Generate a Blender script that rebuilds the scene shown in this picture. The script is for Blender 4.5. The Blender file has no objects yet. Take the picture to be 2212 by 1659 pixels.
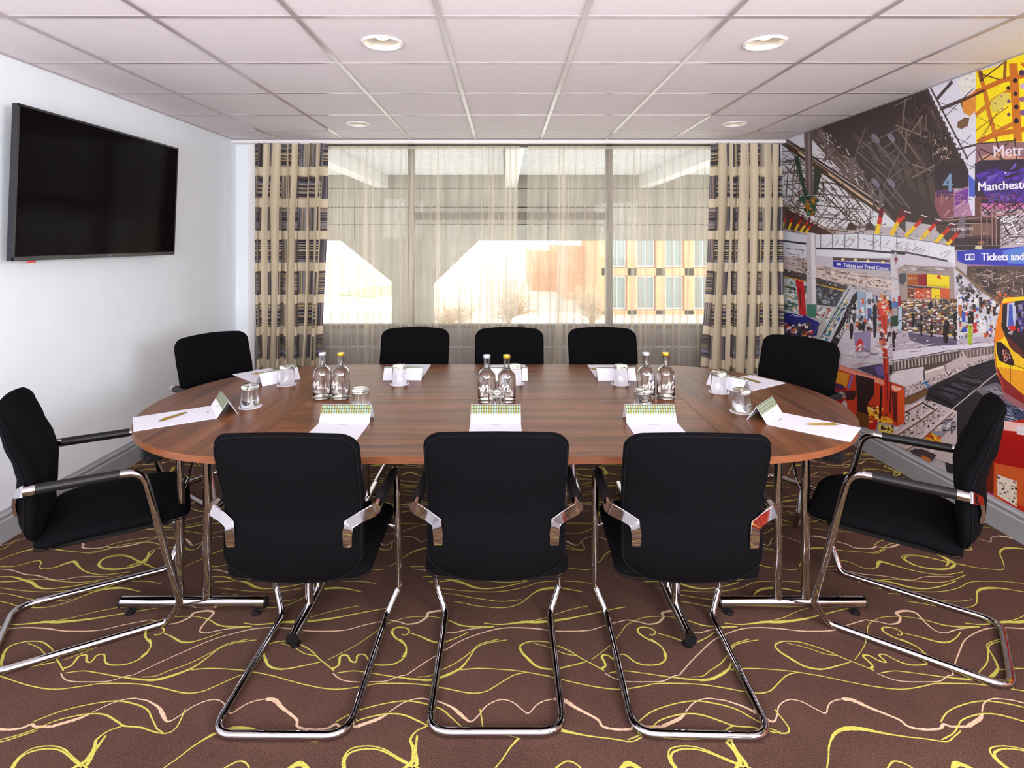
import bpy, bmesh, math, random
from mathutils import Vector, Matrix
random.seed(7)
SC = bpy.context.scene
COL = SC.collection
pi = math.pi

def lin(c):
    return tuple((v / 12.92 if v <= .04045 else ((v + .055) / 1.055) ** 2.4) for v in c)
def C(r, g, b):
    return lin((r / 255, g / 255, b / 255)) + (1,)

# ------------------------------------------------------------ camera
CX, HY, F, CH = 1091.0, 520.0, 1203.0, 1.5       # principal point, focal length (px of 2212x1659), eye height
cam = bpy.data.cameras.new('camera'); co = bpy.data.objects.new('camera', cam); COL.objects.link(co)
co.location = (0, 0, CH); co.rotation_euler = (pi / 2, 0, 0)
cam.sensor_fit = 'HORIZONTAL'; cam.sensor_width = 36; cam.lens = 36 * F / 2212
cam.shift_x = (1106 - CX) / 2212; cam.shift_y = -(829.5 - HY) / 2212
cam.clip_start = .05; cam.clip_end = 300
SC.camera = co

# ------------------------------------------------------------ world, lights, exposure
w = bpy.data.worlds.new('sky'); SC.world = w; w.use_nodes = True
bg = w.node_tree.nodes['Background']; bg.inputs[0].default_value = (1.0, .98, .95, 1); bg.inputs[1].default_value = 3.0
def area(name, loc, rot, sx, sy, power, col):
    l = bpy.data.lights.new(name, 'AREA'); l.shape = 'RECTANGLE'; l.size = sx; l.size_y = sy; l.energy = power; l.color = col
    o = bpy.data.objects.new(name, l); COL.objects.link(o); o.location = loc; o.rotation_euler = rot
    return o
SUN = bpy.data.lights.new('sun', 'SUN'); SUN.energy = 3.5; SUN.angle = .02; SUN.color = (1, .86, .66)
so = bpy.data.objects.new('sun', SUN); COL.objects.link(so); so.rotation_euler = (math.radians(62), 0, math.radians(60))
area('window_daylight', (.1, 5.75, 1.6), (math.radians(-90), 0, 0), 4.4, 1.6, 26, (1, .97, .95))
def aim(o, t): o.rotation_euler = (Vector(t) - Vector(o.location)).to_track_quat('-Z', 'Y').to_euler()
aim(area('added_wall_fill', (2.25, -.3, 1.7), (0, 0, 0), 1.2, 1.1, 128, (.97, .985, 1)), (-2.5, 2.9, .85))  # unseen fill lamp, added to brighten the left wall
aim(area('added_wall_fill', (-2.1, -.7, 1.95), (0, 0, 0), 1.0, .8, 58, (.98, .98, 1)), (2.5, 3.3, 1.3))  # second added fill out of view, lifts the mural side
aim(area('added_ceiling_fill', (0, -.9, 1.35), (0, 0, 0), 3.0, 1.0, 134, (.99, .985, 1)), (0, 4.2, 2.8))  # unseen fill panel behind the camera, added to brighten the ceiling
SC.view_settings.view_transform = 'Standard'; SC.view_settings.look = 'None'
SC.view_settings.exposure = 0.0; SC.view_settings.gamma = 1; SC.view_settings.use_curve_mapping = False

# ------------------------------------------------------------ helpers
def tag(o, label=None, cat=None, group=None, kind=None):
    if label: o['label'] = label
    if cat: o['category'] = cat
    if group: o['group'] = group
    if kind: o['kind'] = kind
    return o
def empty(name, loc, rz=0, **k):
    o = bpy.data.objects.new(name, None); COL.objects.link(o); o.location = loc; o.rotation_euler = (0, 0, rz)
    o.empty_display_size = .05
    return tag(o, **k)
def link(name, me, mat=None, parent=None, loc=None, smooth=None, **k):
    o = bpy.data.objects.new(name, me); COL.objects.link(o)
    if mat is not None and not me.materials:
        for m in (mat if isinstance(mat, (list, tuple)) else [mat]): me.materials.append(m)
    if parent: o.parent = parent
    if loc: o.location = loc
    return tag(o, **k)
def smooth(me, ang=40):
    me.polygons.foreach_set('use_smooth', [True] * len(me.polygons))
    try: me.set_sharp_from_angle(angle=math.radians(ang))
    except Exception: pass
    return me
def mesh(name, vs, fs, sm=None):
    me = bpy.data.meshes.new(name); me.from_pydata([tuple(v) for v in vs], [], fs); me.update()
    if sm: smooth(me, sm)
    return me
def copy_tree(o, parent=None):
    c = o.copy(); COL.objects.link(c); c.parent = parent
    for ch in list(o.children): copy_tree(ch, c)
    return c

class MB:
    """collects simple solids into one mesh"""
    def __init__(s): s.v = []; s.f = []; s.mi = []
    def add(s, vs, fs, mi=0):
        n = len(s.v); s.v += [tuple(v) for v in vs]; s.f += [tuple(i + n for i in f) for f in fs]; s.mi += [mi] * len(fs)
        return s
    def box(s, x0, y0, z0, x1, y1, z1, mi=0):
        if x0 > x1: x0, x1 = x1, x0
        if y0 > y1: y0, y1 = y1, y0
        if z0 > z1: z0, z1 = z1, z0
        return s.add([(x0, y0, z0), (x1, y0, z0), (x1, y1, z0), (x0, y1, z0), (x0, y0, z1), (x1, y0, z1), (x1, y1, z1), (x0, y1, z1)],
              [(0, 3, 2, 1), (4, 5, 6, 7), (0, 1, 5, 4), (1, 2, 6, 5), (2, 3, 7, 6), (3, 0, 4, 7)], mi)
    def prism(s, poly, z0, z1, mi=0):
        n = len(poly)
        vs = [(p[0], p[1], z0) for p in poly] + [(p[0], p[1], z1) for p in poly]
        fs = [tuple(range(n - 1, -1, -1)), tuple(range(n, 2 * n))] + [(i, (i + 1) % n, n + (i + 1) % n, n + i) for i in range(n)]
        return s.add(vs, fs, mi)
    def tube(s, pts, r, seg=12, mi=0, cap=True):
        pts = [Vector(p) for p in pts]; n = len(pts); rr = r if isinstance(r, (list, tuple)) else [r] * n
        ts = []
        for i in range(n):
            a = pts[max(0, i - 1)]; b = pts[min(n - 1, i + 1)]; ts.append((b - a).normalized())
        up = Vector((0, 0, 1)) if abs(ts[0].z) < .9 else Vector((1, 0, 0))
        nrm = (up - ts[0] * up.dot(ts[0])).normalized(); vs = []
        for i in range(n):
            nrm = (nrm - ts[i] * nrm.dot(ts[i])).normalized(); bn = ts[i].cross(nrm)
            for k in range(seg):
                a = 2 * pi * k / seg; vs.append(pts[i] + (nrm * math.cos(a) + bn * math.sin(a)) * rr[i])
        fs = []
        for i in range(n - 1):
            for k in range(seg):
                k2 = (k + 1) % seg; fs.append((i * seg + k, i * seg + k2, (i + 1) * seg + k2, (i + 1) * seg + k))
        if cap:
            fs.append(tuple(range(seg - 1, -1, -1))); fs.append(tuple((n - 1) * seg + k for k in range(seg)))
        return s.add(vs, fs, mi)
    def lathe(s, prof, seg=32, c=(0, 0, 0), mi=0, close=False):
        n = len(prof); vs = []; fs = []
        for r, z in prof:
            for k in range(seg):
                a = 2 * pi * k / seg; vs.append((c[0] + r * math.cos(a), c[1] + r * math.sin(a), c[2] + z))
        for i in range(n - 1 + (1 if close else 0)):
            j = (i + 1) % n
            for k in range(seg):
                k2 = (k + 1) % seg; fs.append((i * seg + k, i * seg + k2, j * seg + k2, j * seg + k))
        if not close:
            fs.append(tuple(range(seg - 1, -1, -1))); fs.append(tuple((n - 1) * seg + k for k in range(seg)))
        return s.add(vs, fs, mi)
    def build(s, name, mat=None, parent=None, sm=40, bevel=0, loc=None, **k):
        me = bpy.data.meshes.new(name); me.from_pydata(s.v, [], s.f)
        if any(s.mi): me.polygons.foreach_set('material_index', s.mi)
        me.update()
        if bevel:
            bm = bmesh.new(); bm.from_mesh(me)
            bmesh.ops.remove_doubles(bm, verts=bm.verts, dist=1e-6)
            bmesh.ops.bevel(bm, geom=[e for e in bm.edges if e.is_manifold and e.calc_face_angle(0) > .6], offset=bevel, segments=2, affect='EDGES', profile=.7)
            bm.to_mesh(me); bm.free()
        if sm: smooth(me, sm)
        return link(name, me, mat, parent, loc=loc, **k)

def fillet(pts, r, n=6):
    """round the corners of a polyline"""
    pts = [Vector(p) for p in pts]; out = [pts[0]]
    rs = r if isinstance(r, (list, tuple)) else [r] * len(pts)
    for i in range(1, len(pts) - 1):
        p = pts[i]; a = pts[i - 1] - p; b = pts[i + 1] - p
        la, lb = a.length, b.length; a.normalize(); b.normalize()
        ang = a.angle(b)
        if ang > 3.10: out.append(p); continue
        d = min(rs[i] / math.tan(ang / 2), la * .48, lb * .48)
        p0 = p + a * d; p1 = p + b * d
        for k in range(n + 1):
            t = k / n; out.append(p0 * (1 - t) ** 2 + p * 2 * t * (1 - t) + p1 * t * t)
    out.append(pts[-1]); return out
def catmull(P, n=8, closed=False):
    out = []; m = len(P)
    for i in range(m - 1):
        p0 = P[max(0, i - 1)]; p1 = P[i]; p2 = P[i + 1]; p3 = P[min(m - 1, i + 2)]
        for k in range(n):
            t = k / n
            out.append(tuple(.5 * ((2 * p1[j]) + (-p0[j] + p2[j]) * t + (2 * p0[j] - 5 * p1[j] + 4 * p2[j] - p3[j]) * t * t + (-p0[j] + 3 * p1[j] - 3 * p2[j] + p3[j]) * t ** 3) for j in range(len(p1))))
    out.append(tuple(P[-1])); return out

# ------------------------------------------------------------ materials
MATS = {}
def pmat(name, col, rough=.5, metal=0, spec=.5, **k):
    m = bpy.data.materials.new(name); m.use_nodes = True; b = m.node_tree.nodes['Principled BSDF']
    b.inputs['Base Color'].default_value = col; b.inputs['Roughness'].default_value = rough; b.inputs['Metallic'].default_value = metal
    b.inputs['Specular IOR Level'].default_value = spec
    for kk, v in k.items(): b.inputs[kk].default_value = v
    MATS[name] = m; return m
def N(m, t, **k):
    n = m.node_tree.nodes.new(t)
    for a, v in k.items(): setattr(n, a, v)
    return n
def L(m, a, b): m.node_tree.links.new(a, b)
def bsdf(m): return m.node_tree.nodes['Principled BSDF']
def ramp(m, stops, interp='LINEAR'):
    r = N(m, 'ShaderNodeValToRGB'); r.color_ramp.interpolation = interp
    while len(r.color_ramp.elements) < len(stops): r.color_ramp.elements.new(.5)
    for e, (p, c) in zip(r.color_ramp.elements, stops): e.position = p; e.color = c
    return r
def noisy(name, c1, c2, scale, rough=.6, bump=0, coord='Object', stretch=(1, 1, 1), detail=4, metal=0, spec=.5, bscale=None, dist=.002, lo=.3, hi=.7):
    m = pmat(name, c1, rough, metal, spec)
    tc = N(m, 'ShaderNodeTexCoord'); mp = N(m, 'ShaderNodeMapping'); mp.inputs['Scale'].default_value = stretch
    L(m, tc.outputs[coord], mp.inputs[0])
    nz = N(m, 'ShaderNodeTexNoise'); nz.inputs['Scale'].default_value = scale; nz.inputs['Detail'].default_value = detail
    L(m, mp.outputs[0], nz.inputs['Vector'])
    r = ramp(m, [(lo, c1), (hi, c2)]); L(m, nz.outputs[0], r.inputs[0]); L(m, r.outputs[0], bsdf(m).inputs['Base Color'])
    if bump:
        b = N(m, 'ShaderNodeBump'); b.inputs['Strength'].default_value = bump; b.inputs['Distance'].default_value = dist
        if bscale:
            nz2 = N(m, 'ShaderNodeTexNoise'); nz2.inputs['Scale'].default_value = bscale; L(m, mp.outputs[0], nz2.inputs['Vector']); L(m, nz2.outputs[0], b.inputs['Height'])
        else: L(m, nz.outputs[0], b.inputs['Height'])
        L(m, b.outputs[0], bsdf(m).inputs['Normal'])
    return m
def math_(m, op, a, b=None, c=None):
    n = N(m, 'ShaderNodeMath', operation=op)
    for i, v in enumerate((a, b, c)):
        if v is None: continue
        if isinstance(v, (int, float)): n.inputs[i].default_value = v
        else: L(m, v, n.inputs[i])
    return n.outputs[0]
def mixc(m, f, a, b):
    n = N(m, 'ShaderNodeMix', data_type='RGBA')
    for i, v in ((0, f), (6, a), (7, b)):
        if isinstance(v, (int, float)): n.inputs[i].default_value = v
        elif isinstance(v, tuple): n.inputs[i].default_value = v
        else: L(m, v, n.inputs[i])
    return n.outputs[2]

M_wall = noisy('painted_plaster', C(234, 239, 246), C(231, 236, 243), 6, .7, .12, bscale=180, dist=.0008)
M_ceil = noisy('mineral_tile', C(238, 230, 234), C(230, 221, 226), 300, .9, .5, bscale=420, dist=.001)
M_grid = pmat('white_grid_metal', C(172, 160, 164), .2, 0, .8)
M_edge = pmat('tile_gap', C(120, 112, 118), .9)
M_base = noisy('grey_gloss_paint', C(158, 158, 163), C(150, 150, 156), 8, .38)
M_trim = pmat('white_track_paint', C(232, 228, 230), .4)
M_chrome = pmat('chrome', C(196, 192, 196), .05, 1)
M_black = noisy('black_fabric', C(5, 5, 7), C(10, 9, 12), 500, .92, .35, bscale=900, dist=.0006, spec=.06)
bsdf(M_black).inputs['Sheen Weight'].default_value = .006; bsdf(M_black).inputs['Sheen Roughness'].default_value = .4
bsdf(M_black).inputs['Sheen Tint'].default_value = C(120, 120, 160)
M_seam = pmat('black_thread', C(14, 13, 17), .85, 0, .1)
M_armpad = pmat('black_rubber_sleeve', C(20, 18, 22), .42, 0, .3)
M_plastic = pmat('black_plastic', C(16, 15, 17), .4, 0, .3)
M_paper = pmat('white_paper', C(212, 211, 223), .7)
M_gold = pmat('gold_lacquer', C(150, 122, 40), .35, .7)
M_goldcap = pmat('gold_foil_cap', C(226, 176, 50), .3, .7)
M_silvercap = pmat('silver_foil_cap', C(205, 208, 222), .3, .6)
M_ink = pmat('black_ink', C(50, 46, 60), .8)
M_inkgrey = pmat('grey_ink', C(150, 148, 160), .8)
M_purple = pmat('purple_print', C(92, 34, 92), .6)
M_whiteprint = pmat('white_print', C(245, 243, 248), .5)
M_tv = pmat('tv_casing', C(30, 28, 36), .3)
M_screen = pmat('tv_screen', C(12, 8, 9), .1, 0, .02)
M_frame = noisy('grey_brown_window_frame', C(112, 100, 90), C(98, 87, 78), 30, .5, stretch=(1, 1, .1))
M_panel = noisy('grey_spandrel_panel', C(150, 142, 138), C(138, 130, 127), 20, .6, stretch=(1, 1, .15))

def glass_mat(name, ior, col=(1, 1, 1, 1), rough=0):
    m = pmat(name, col, rough); b = bsdf(m); b.inputs['Transmission Weight'].default_value = 1; b.inputs['IOR'].default_value = ior
    return m
M_glass = glass_mat('clear_glass', 1.48)
M_water = glass_mat('water', 1.33)
M_pane = bpy.data.materials.new('window_pane_glass'); M_pane.use_nodes = True
nt = M_pane.node_tree; nt.nodes.remove(bsdf(M_pane)); tr = N(M_pane, 'ShaderNodeBsdfTransparent'); gl = N(M_pane, 'ShaderNodeBsdfGlossy'); gl.inputs['Roughness'].default_value = .0
tr.inputs[0].default_value = (.96, .98, .97, 1)
fr = N(M_pane, 'ShaderNodeFresnel'); fr.inputs[0].default_value = 1.18; mx = N(M_pane, 'ShaderNodeMixShader')
L(M_pane, fr.outputs[0], mx.inputs[0]); L(M_pane, tr.outputs[0], mx.inputs[1]); L(M_pane, gl.outputs[0], mx.inputs[2]); L(M_pane, mx.outputs[0], nt.nodes['Material Output'].inputs[0])

# wood: grain along local X (axis 0) or Y (axis 1)
def wood(name, axis, ca=C(124, 78, 48), cb=C(68, 39, 24)):
    m = pmat(name, ca, .3, 0, .2); tc = N(m, 'ShaderNodeTexCoord'); mp = N(m, 'ShaderNodeMapping')
    sc = [26, 26, 26]; sc[axis] = 1.6; mp.inputs['Scale'].default_value = sc; L(m, tc.outputs['Object'], mp.inputs[0])
    n1 = N(m, 'ShaderNodeTexNoise'); n1.inputs['Scale'].default_value = 1; n1.inputs['Detail'].default_value = 6; n1.inputs['Distortion'].default_value = .6; L(m, mp.outputs[0], n1.inputs['Vector'])
    mp2 = N(m, 'ShaderNodeMapping'); sc2 = [150, 150, 150]; sc2[axis] = 5; mp2.inputs['Scale'].default_value = sc2; L(m, tc.outputs['Object'], mp2.inputs[0])
    n2 = N(m, 'ShaderNodeTexNoise'); n2.inputs['Scale'].default_value = 1; n2.inputs['Detail'].default_value = 3; L(m, mp2.outputs[0], n2.inputs['Vector'])
    mp3 = N(m, 'ShaderNodeMapping'); sc3 = [6, 6, 6]; sc3[axis] = .7; mp3.inputs['Scale'].default_value = sc3; L(m, tc.outputs['Object'], mp3.inputs[0])
    n3 = N(m, 'ShaderNodeTexNoise'); n3.inputs['Scale'].default_value = 1; n3.inputs['Detail'].default_value = 2; L(m, mp3.outputs[0], n3.inputs['Vector'])
    s = math_(m, 'ADD', math_(m, 'MULTIPLY', n1.outputs[0], .5), math_(m, 'ADD', math_(m, 'MULTIPLY', n2.outputs[0], .25), math_(m, 'MULTIPLY', n3.outputs[0], .25)))
    r = ramp(m, [(.38, cb), (.5, C(101, 60, 36)), (.62, ca)]); L(m, s, r.inputs[0]); L(m, r.outputs[0], bsdf(m).inputs['Base Color'])
    b = N(m, 'ShaderNodeBump'); b.inputs['Strength'].default_value = .05; b.inputs['Distance'].default_value = .001; L(m, n2.outputs[0], b.inputs['Height']); L(m, b.outputs[0], bsdf(m).inputs['Normal'])
    rr = N(m, 'ShaderNodeMapRange'); rr.inputs[3].default_value = .24; rr.inputs[4].default_value = .36; L(m, n3.outputs[0], rr.inputs[0]); L(m, rr.outputs[0], bsdf(m).inputs['Roughness'])
    return m
M_wood_x = wood('walnut_laminate_long', 0); M_wood_y = wood('walnut_laminate_cross', 1)
M_edge_wood = noisy('walnut_edge_band', C(132, 78, 48), C(108, 62, 38), 3, .35, stretch=(6, 6, 60))

# carpet
def carpet(name, c1, c2):
    m = pmat(name, c1, .95, 0, .1); tc = N(m, 'ShaderNodeTexCoord')
    n1 = N(m, 'ShaderNodeTexNoise'); n1.inputs['Scale'].default_value = 420; n1.inputs['Detail'].default_value = 6; L(m, tc.outputs['Object'], n1.inputs['Vector'])
    n2 = N(m, 'ShaderNodeTexNoise'); n2.inputs['Scale'].default_value = 3.5; n2.inputs['Detail'].default_value = 5; L(m, tc.outputs['Object'], n2.inputs['Vector'])
    s = math_(m, 'ADD', math_(m, 'MULTIPLY', n1.outputs[0], .9), math_(m, 'MULTIPLY', n2.outputs[0], .12))
    r = ramp(m, [(.36, c2), (.66, c1)]); L(m, s, r.inputs[0]); L(m, r.outputs[0], bsdf(m).inputs['Base Color'])
    b = N(m, 'ShaderNodeBump'); b.inputs['Strength'].default_value = .4; b.inputs['Distance'].default_value = .0015; L(m, n1.outputs[0], b.inputs['Height']); L(m, b.outputs[0], bsdf(m).inputs['Normal'])
    return m
M_carpet = carpet('brown_carpet_pile', C(104, 74, 64), C(30, 19, 17))
M_lime = carpet('lime_carpet_yarn', C(206, 196, 96), C(150, 142, 62))
M_peach = carpet('pale_peach_carpet_yarn', C(222, 190, 162), C(168, 134, 112))

# curtain fabric (UV in metres)
def curtain_mat():
    m = pmat('block_striped_curtain_fabric', C(205, 190, 165), .85, 0, .2)
    uv = N(m, 'ShaderNodeTexCoord'); sx = N(m, 'ShaderNodeSeparateXYZ'); L(m, uv.outputs['UV'], sx.inputs[0])
    u, v = sx.outputs[0], sx.outputs[1]
    cu = math_(m, 'DIVIDE', u, .115); ci = math_(m, 'FLOOR', cu)
    c5 = math_(m, 'MODULO', math_(m, 'MULTIPLY', ci, 2.0), 5.0); c3 = math_(m, 'MULTIPLY', math_(m, 'GREATER_THAN', c5, 2.5), 2.0)                       # 0,1 patterned, 2 plain
    rv = math_(m, 'DIVIDE', math_(m, 'ADD', v, math_(m, 'MULTIPLY', c3, .03)), .2925); ri = math_(m, 'FLOOR', rv); rf = math_(m, 'FRACT', rv)
    inrow = math_(m, 'LESS_THAN', rf, .73); pat = math_(m, 'MULTIPLY', inrow, math_(m, 'LESS_THAN', c3, 1.5))
    par = math_(m, 'MODULO', math_(m, 'ADD', ri, ci), 2.0)
    def stripes(coord, pitch, seed):
        k = math_(m, 'FLOOR', math_(m, 'DIVIDE', coord, pitch))
        wn = N(m, 'ShaderNodeTexWhiteNoise', noise_dimensions='2D'); cmb = N(m, 'ShaderNodeCombineXYZ'); L(m, k, cmb.inputs[0]); cmb.inputs[1].default_value = seed
        L(m, cmb.outputs[0], wn.inputs['Vector'])
        r = ramp(m, [(0, C(66, 57, 60)), (.26, C(112, 101, 98)), (.44, C(170, 154, 132)), (.58, C(78, 70, 76)), (.70, C(112, 116, 138)), (.78, C(142, 140, 150)), (.88, C(186, 168, 110)), (.92, C(52, 44, 48))], 'CONSTANT')
        L(m, wn.outputs['Value'], r.inputs[0]); return r.outputs[0]
    hs = stripes(v, .0062, 1.3); vs = stripes(u, .0048, 7.7)
    col = mixc(m, pat, C(208, 193, 168), mixc(m, par, hs, vs))
    L(m, col, bsdf(m).inputs['Base Color'])
    wv = N(m, 'ShaderNodeTexNoise'); wv.inputs['Scale'].default_value = 900; L(m, uv.outputs['UV'], wv.inputs['Vector'])
    b = N(m, 'ShaderNodeBump'); b.inputs['Strength'].default_value = .25; b.inputs['Distance'].default_value = .0006; L(m, wv.outputs[0], b.inputs['Height']); L(m, b.outputs[0], bsdf(m).inputs['Normal'])
    return m
M_curtain = curtain_mat()
def sheer_mat():
    m = bpy.data.materials.new('beige_sheer_voile'); m.use_nodes = True; nt = m.node_tree; nt.nodes.remove(bsdf(m))
    uv = N(m, 'ShaderNodeTexCoord'); mp = N(m, 'ShaderNodeMapping'); mp.inputs['Scale'].default_value = (90, 2, 1); L(m, uv.outputs['UV'], mp.inputs[0])
    nz = N(m, 'ShaderNodeTexNoise'); nz.inputs['Scale'].default_value = 1; nz.inputs['Detail'].default_value = 3; L(m, mp.outputs[0], nz.inputs['Vector'])
    mr = N(m, 'ShaderNodeMapRange'); mr.inputs[1].default_value = .3; mr.inputs[2].default_value = .7; mr.inputs[3].default_value = .2; mr.inputs[4].default_value = .38; L(m, nz.outputs[0], mr.inputs[0])
    tr = N(m, 'ShaderNodeBsdfTransparent'); df = N(m, 'ShaderNodeBsdfDiffuse'); df.inputs[0].default_value = C(236, 229, 216)
    tl = N(m, 'ShaderNodeBsdfTranslucent'); tl.inputs[0].default_value = C(236, 228, 212)
    m1 = N(m, 'ShaderNodeMixShader'); m1.inputs[0].default_value = .5; L(m, df.outputs[0], m1.inputs[1]); L(m, tl.outputs[0], m1.inputs[2])
    m2 = N(m, 'ShaderNodeMixShader'); L(m, mr.outputs[0], m2.inputs[0]); L(m, tr.outputs[0], m2.inputs[1]); L(m, m1.outputs[0], m2.inputs[2])
    L(m, m2.outputs[0], nt.nodes['Material Output'].inputs[0]); return m
M_sheer = sheer_mat()

# ------------------------------------------------------------ text meshes
_txt = {}
def text_mesh(s, size=1.0, align='CENTER'):
    key = (s, align)
    if key not in _txt:
        cu = bpy.data.curves.new('lettering', 'FONT'); cu.body = s; cu.align_x = align; cu.align_y = 'CENTER'; cu.size = 1; cu.resolution_u = 3
        o = bpy.data.objects.new('lettering', cu); COL.objects.link(o)
        dg = bpy.context.evaluated_depsgraph_get(); me = bpy.data.meshes.new_from_object(o.evaluated_get(dg))
        vs = [tuple(v.co) for v in me.vertices]; fs = [tuple(p.vertices) for p in me.polygons]
        bpy.data.objects.remove(o); bpy.data.curves.remove(cu); bpy.data.meshes.remove(me); _txt[key] = (vs, fs)
    vs, fs = _txt[key]
    return [(x * size, y * size, 0) for x, y, z in vs], fs

# ------------------------------------------------------------ room shell
XL, XR, YB, YF, ZC = -2.51, 2.578, 5.195, -1.5, 2.429
YW = 5.40    # window plane

# floor: carpet pile with the woven swirls as ribbons of pile standing 0.5 mm proud
SRC = {'A': (1500, 1380, 3.107), 'B': (840, 1380, 3.115), 'C': (0, 1380, 3.16), 'D': (1380, 1170, 2.6587), 'E': (0, 1140, 4.608)}
def fl(s, x, y):
    ox, oy, k = SRC[s]; px = ox + x / k; py = oy + y / k
    Z = F * CH / (py - HY); return ((px - CX) * Z / F, Z)
# src, colour, thin, thick, centre of thick (0..1), spread, points
SW = [
 ('B', 1, .006, .017, .36, .07, [(0,495),(100,430),(200,402),(270,408),(330,420),(430,465),(500,525),(550,558),(600,520),(660,450),(750,410),(830,425),(900,480),(940,500),(990,450),(1040,420),(1110,405)]),
 ('B', 1, .012, .024, .12, .12, [(1110,405),(1180,415),(1260,465),(1400,540),(1440,590),(1530,610),(1640,605),(1690,575),(1730,590),(1850,590)]),
 ('B', 1, .018, .006, 1.0, .3, [(1840,590),(1950,540),(2000,500)]),
 ('C', 0, .006, .008, .5, .2, [(220,570),(400,500),(600,450),(780,425),(900,440),(1000,480),(1040,550),(1070,610),(1110,640)]),
 ('C', 0, .006, .009, .5, .2, [(0,690),(150,650),(270,605),(380,560),(500,530),(620,512),(720,520),(800,565),(850,595),(960,605),(1050,635),(1140,645),(1200,610),(1240,540),(1265,480)]),
 ('C', 0, .007, .022, .6, .25, [(850,592),(740,630),(660,690),(640,760),(590,830),(500,882),(380,940)]),
 ('A', 0, .006, .022, .45, .13, [(880,930),(890,867),(900,800),(905,720),(940,640),(1010,605),(1120,605),(1260,632),(1400,655),(1550,672),(1690,690),(1740,660),(1790,615)]),
 ('C', 0, .006, .014, .12, .15, [(60,920),(80,882),(130,810),(220,750),(340,732),(430,750),(500,810),(560,860),(650,920)]),
 ('C', 0, .006, .007, .5, .2, [(0,255),(200,320),(370,345),(560,325),(700,305),(950,310),(1100,335),(1260,370),(1380,360),(1500,310),(1640,250),(1740,230)]),
 ('C', 0, .006, .008, .1, .2, [(1300,212),(1450,203),(1650,215),(1760,232),(1885,258)]),
 ('C', 0, .006, .017, .55, .17, [(440,235),(560,220),(650,230),(760,250),(850,265),(980,280),(1060,280),(1150,260),(1300,205),(1400,140),(1500,65),(1600,30),(1750,8)]),
 ('C', 0, .005, .006, .5, .2, [(970,262),(1060,255),(1150,220),(1300,165),(1450,90),(1550,35),(1700,2)]),
 ('C', 1, .006, .006, .5, .2, [(415,235),(440,275),(500,293),(620,295),(740,290),(850,258),(899,250)]),
 ('D', 1, .006, .009, .6, .2, [(230,770),(300,690),(370,620),(440,560),(560,510),(660,495),(800,500),(950,515),(1120,510),(1200,480),(1300,450)]),
 ('D', 1, .007, .018, .45, .22, [(1300,450),(1380,462),(1440,475),(1490,465),(1500,435),(1480,410),(1530,398),(1590,410),(1640,460),(1700,510),(1760,525),(1830,505),(1940,490)]),
 ('A', 0, .007, .015, .3, .15, [(1050,155),(950,185),(850,205),(740,185),(640,130),(560,75),(545,40),(600,18),(700,22),(800,50),(900,85),(1000,130),(1100,170),(1210,215)]),
 ('C', 0, .009, .012, .1, .2, [(430,205),(490,180),(540,120),(590,115),(590,150),(620,160),(660,115),(710,110),(720,160),(770,180),(880,170),(980,120),(1030,50),(1020,0)]),
 ('E', 0, .008, .012, .4, .2, [(1400,1290),(1480,1220),(1500,1160),(1450,1090),(1460,1030),(1530,995),(1620,1000),(1625,1040),(1560,1070),(1540,1062)]),
 ('E', 0, .006, .014, .45, .2, [(1630,1050),(1700,1080),(1800,1135),(1900,1140),(2050,1100),(2212,1040)]),
 ('A', 0, .004, .006, .5, .2, [(620,30),(750,60),(870,100),(960,115),(1000,130)]),
 ('D', 0, .004, .012, .9, .2, [(1240,680),(1290,610),(1310,550),(1320,480),(1380,440),(1450,432),(1530,432),(1640,450),(1750,480),(1850,490),(1960,490)]),
 ('E', 0, .007, .022, .45, .2, [(30,950),(150,965),(300,955),(450,940),(600,940),(900,910),(1200,860),(1500,810),(1640,790)]),
 ('E', 0, .005, .005, .5, .2, [(480,935),(700,900),(950,840),(1150,800),(1280,780)]),
 ('E', 0, .005, .006, .5, .2, [(0,735),(100,755),(150,775),(280,795)]),
 ('E', 0, .005, .006, .5, .2, [(0,655),(100,665),(200,690),(310,712),(480,735),(700,715)]),
 ('E', 0, .006, .022, .72, .16, [(280,795),(450,795),(620,760),(780,700),(950,635),(1100,605),(1250,605),(1400,640)]),
 ('E', 0, .005, .006, .5, .2, [(0,600),(200,625),(400,640),(600,635),(850,600),(1100,545),(1300,535),(1500,540),(1600,560)]),
 ('E', 0, .008, .020, .4, .25, [(0,490),(120,490),(230,520),(320,550),(370,590),(450,608),(600,600),(800,570),(1000,530)]),
 ('E', 0, .006, .010, .1, .2, [(0,540),(150,535),(300,520),(450,515),(600,535),(800,545),(1000,520),(1250,470)]),
 ('E', 1, .006, .009, .3, .2, [(0,415),(120,425),(250,465),(380,480),(510,515),(600,522),(750,495),(900,485),(1080,490)]),
 ('E', 0, .007, .024, .62, .1, [(0,390),(150,385),(280,350),(370,330),(410,345),(395,390),(430,412),(550,395),(650,360),(740,340),(790,395),(860,440),(1000,470),(1150,460),(1300,440)]),
 ('E', 0, .007, .019, .25, .22, [(1540,230),(1480,290),(1430,350),(1300,395),(1150,415),(1030,405),(985,370),(1040,310),(1150,285),(1270,290),(1370,335),(1450,370),(1540,400),(1700,420),(1780,410)]),
]
fb = MB(); fb.box(XL - .1, YF, -.05, XR + .1, YW + .05, 0)
rnd = random.Random(3)
AX, BX, BY = .943, -.485, 1.005
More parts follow.
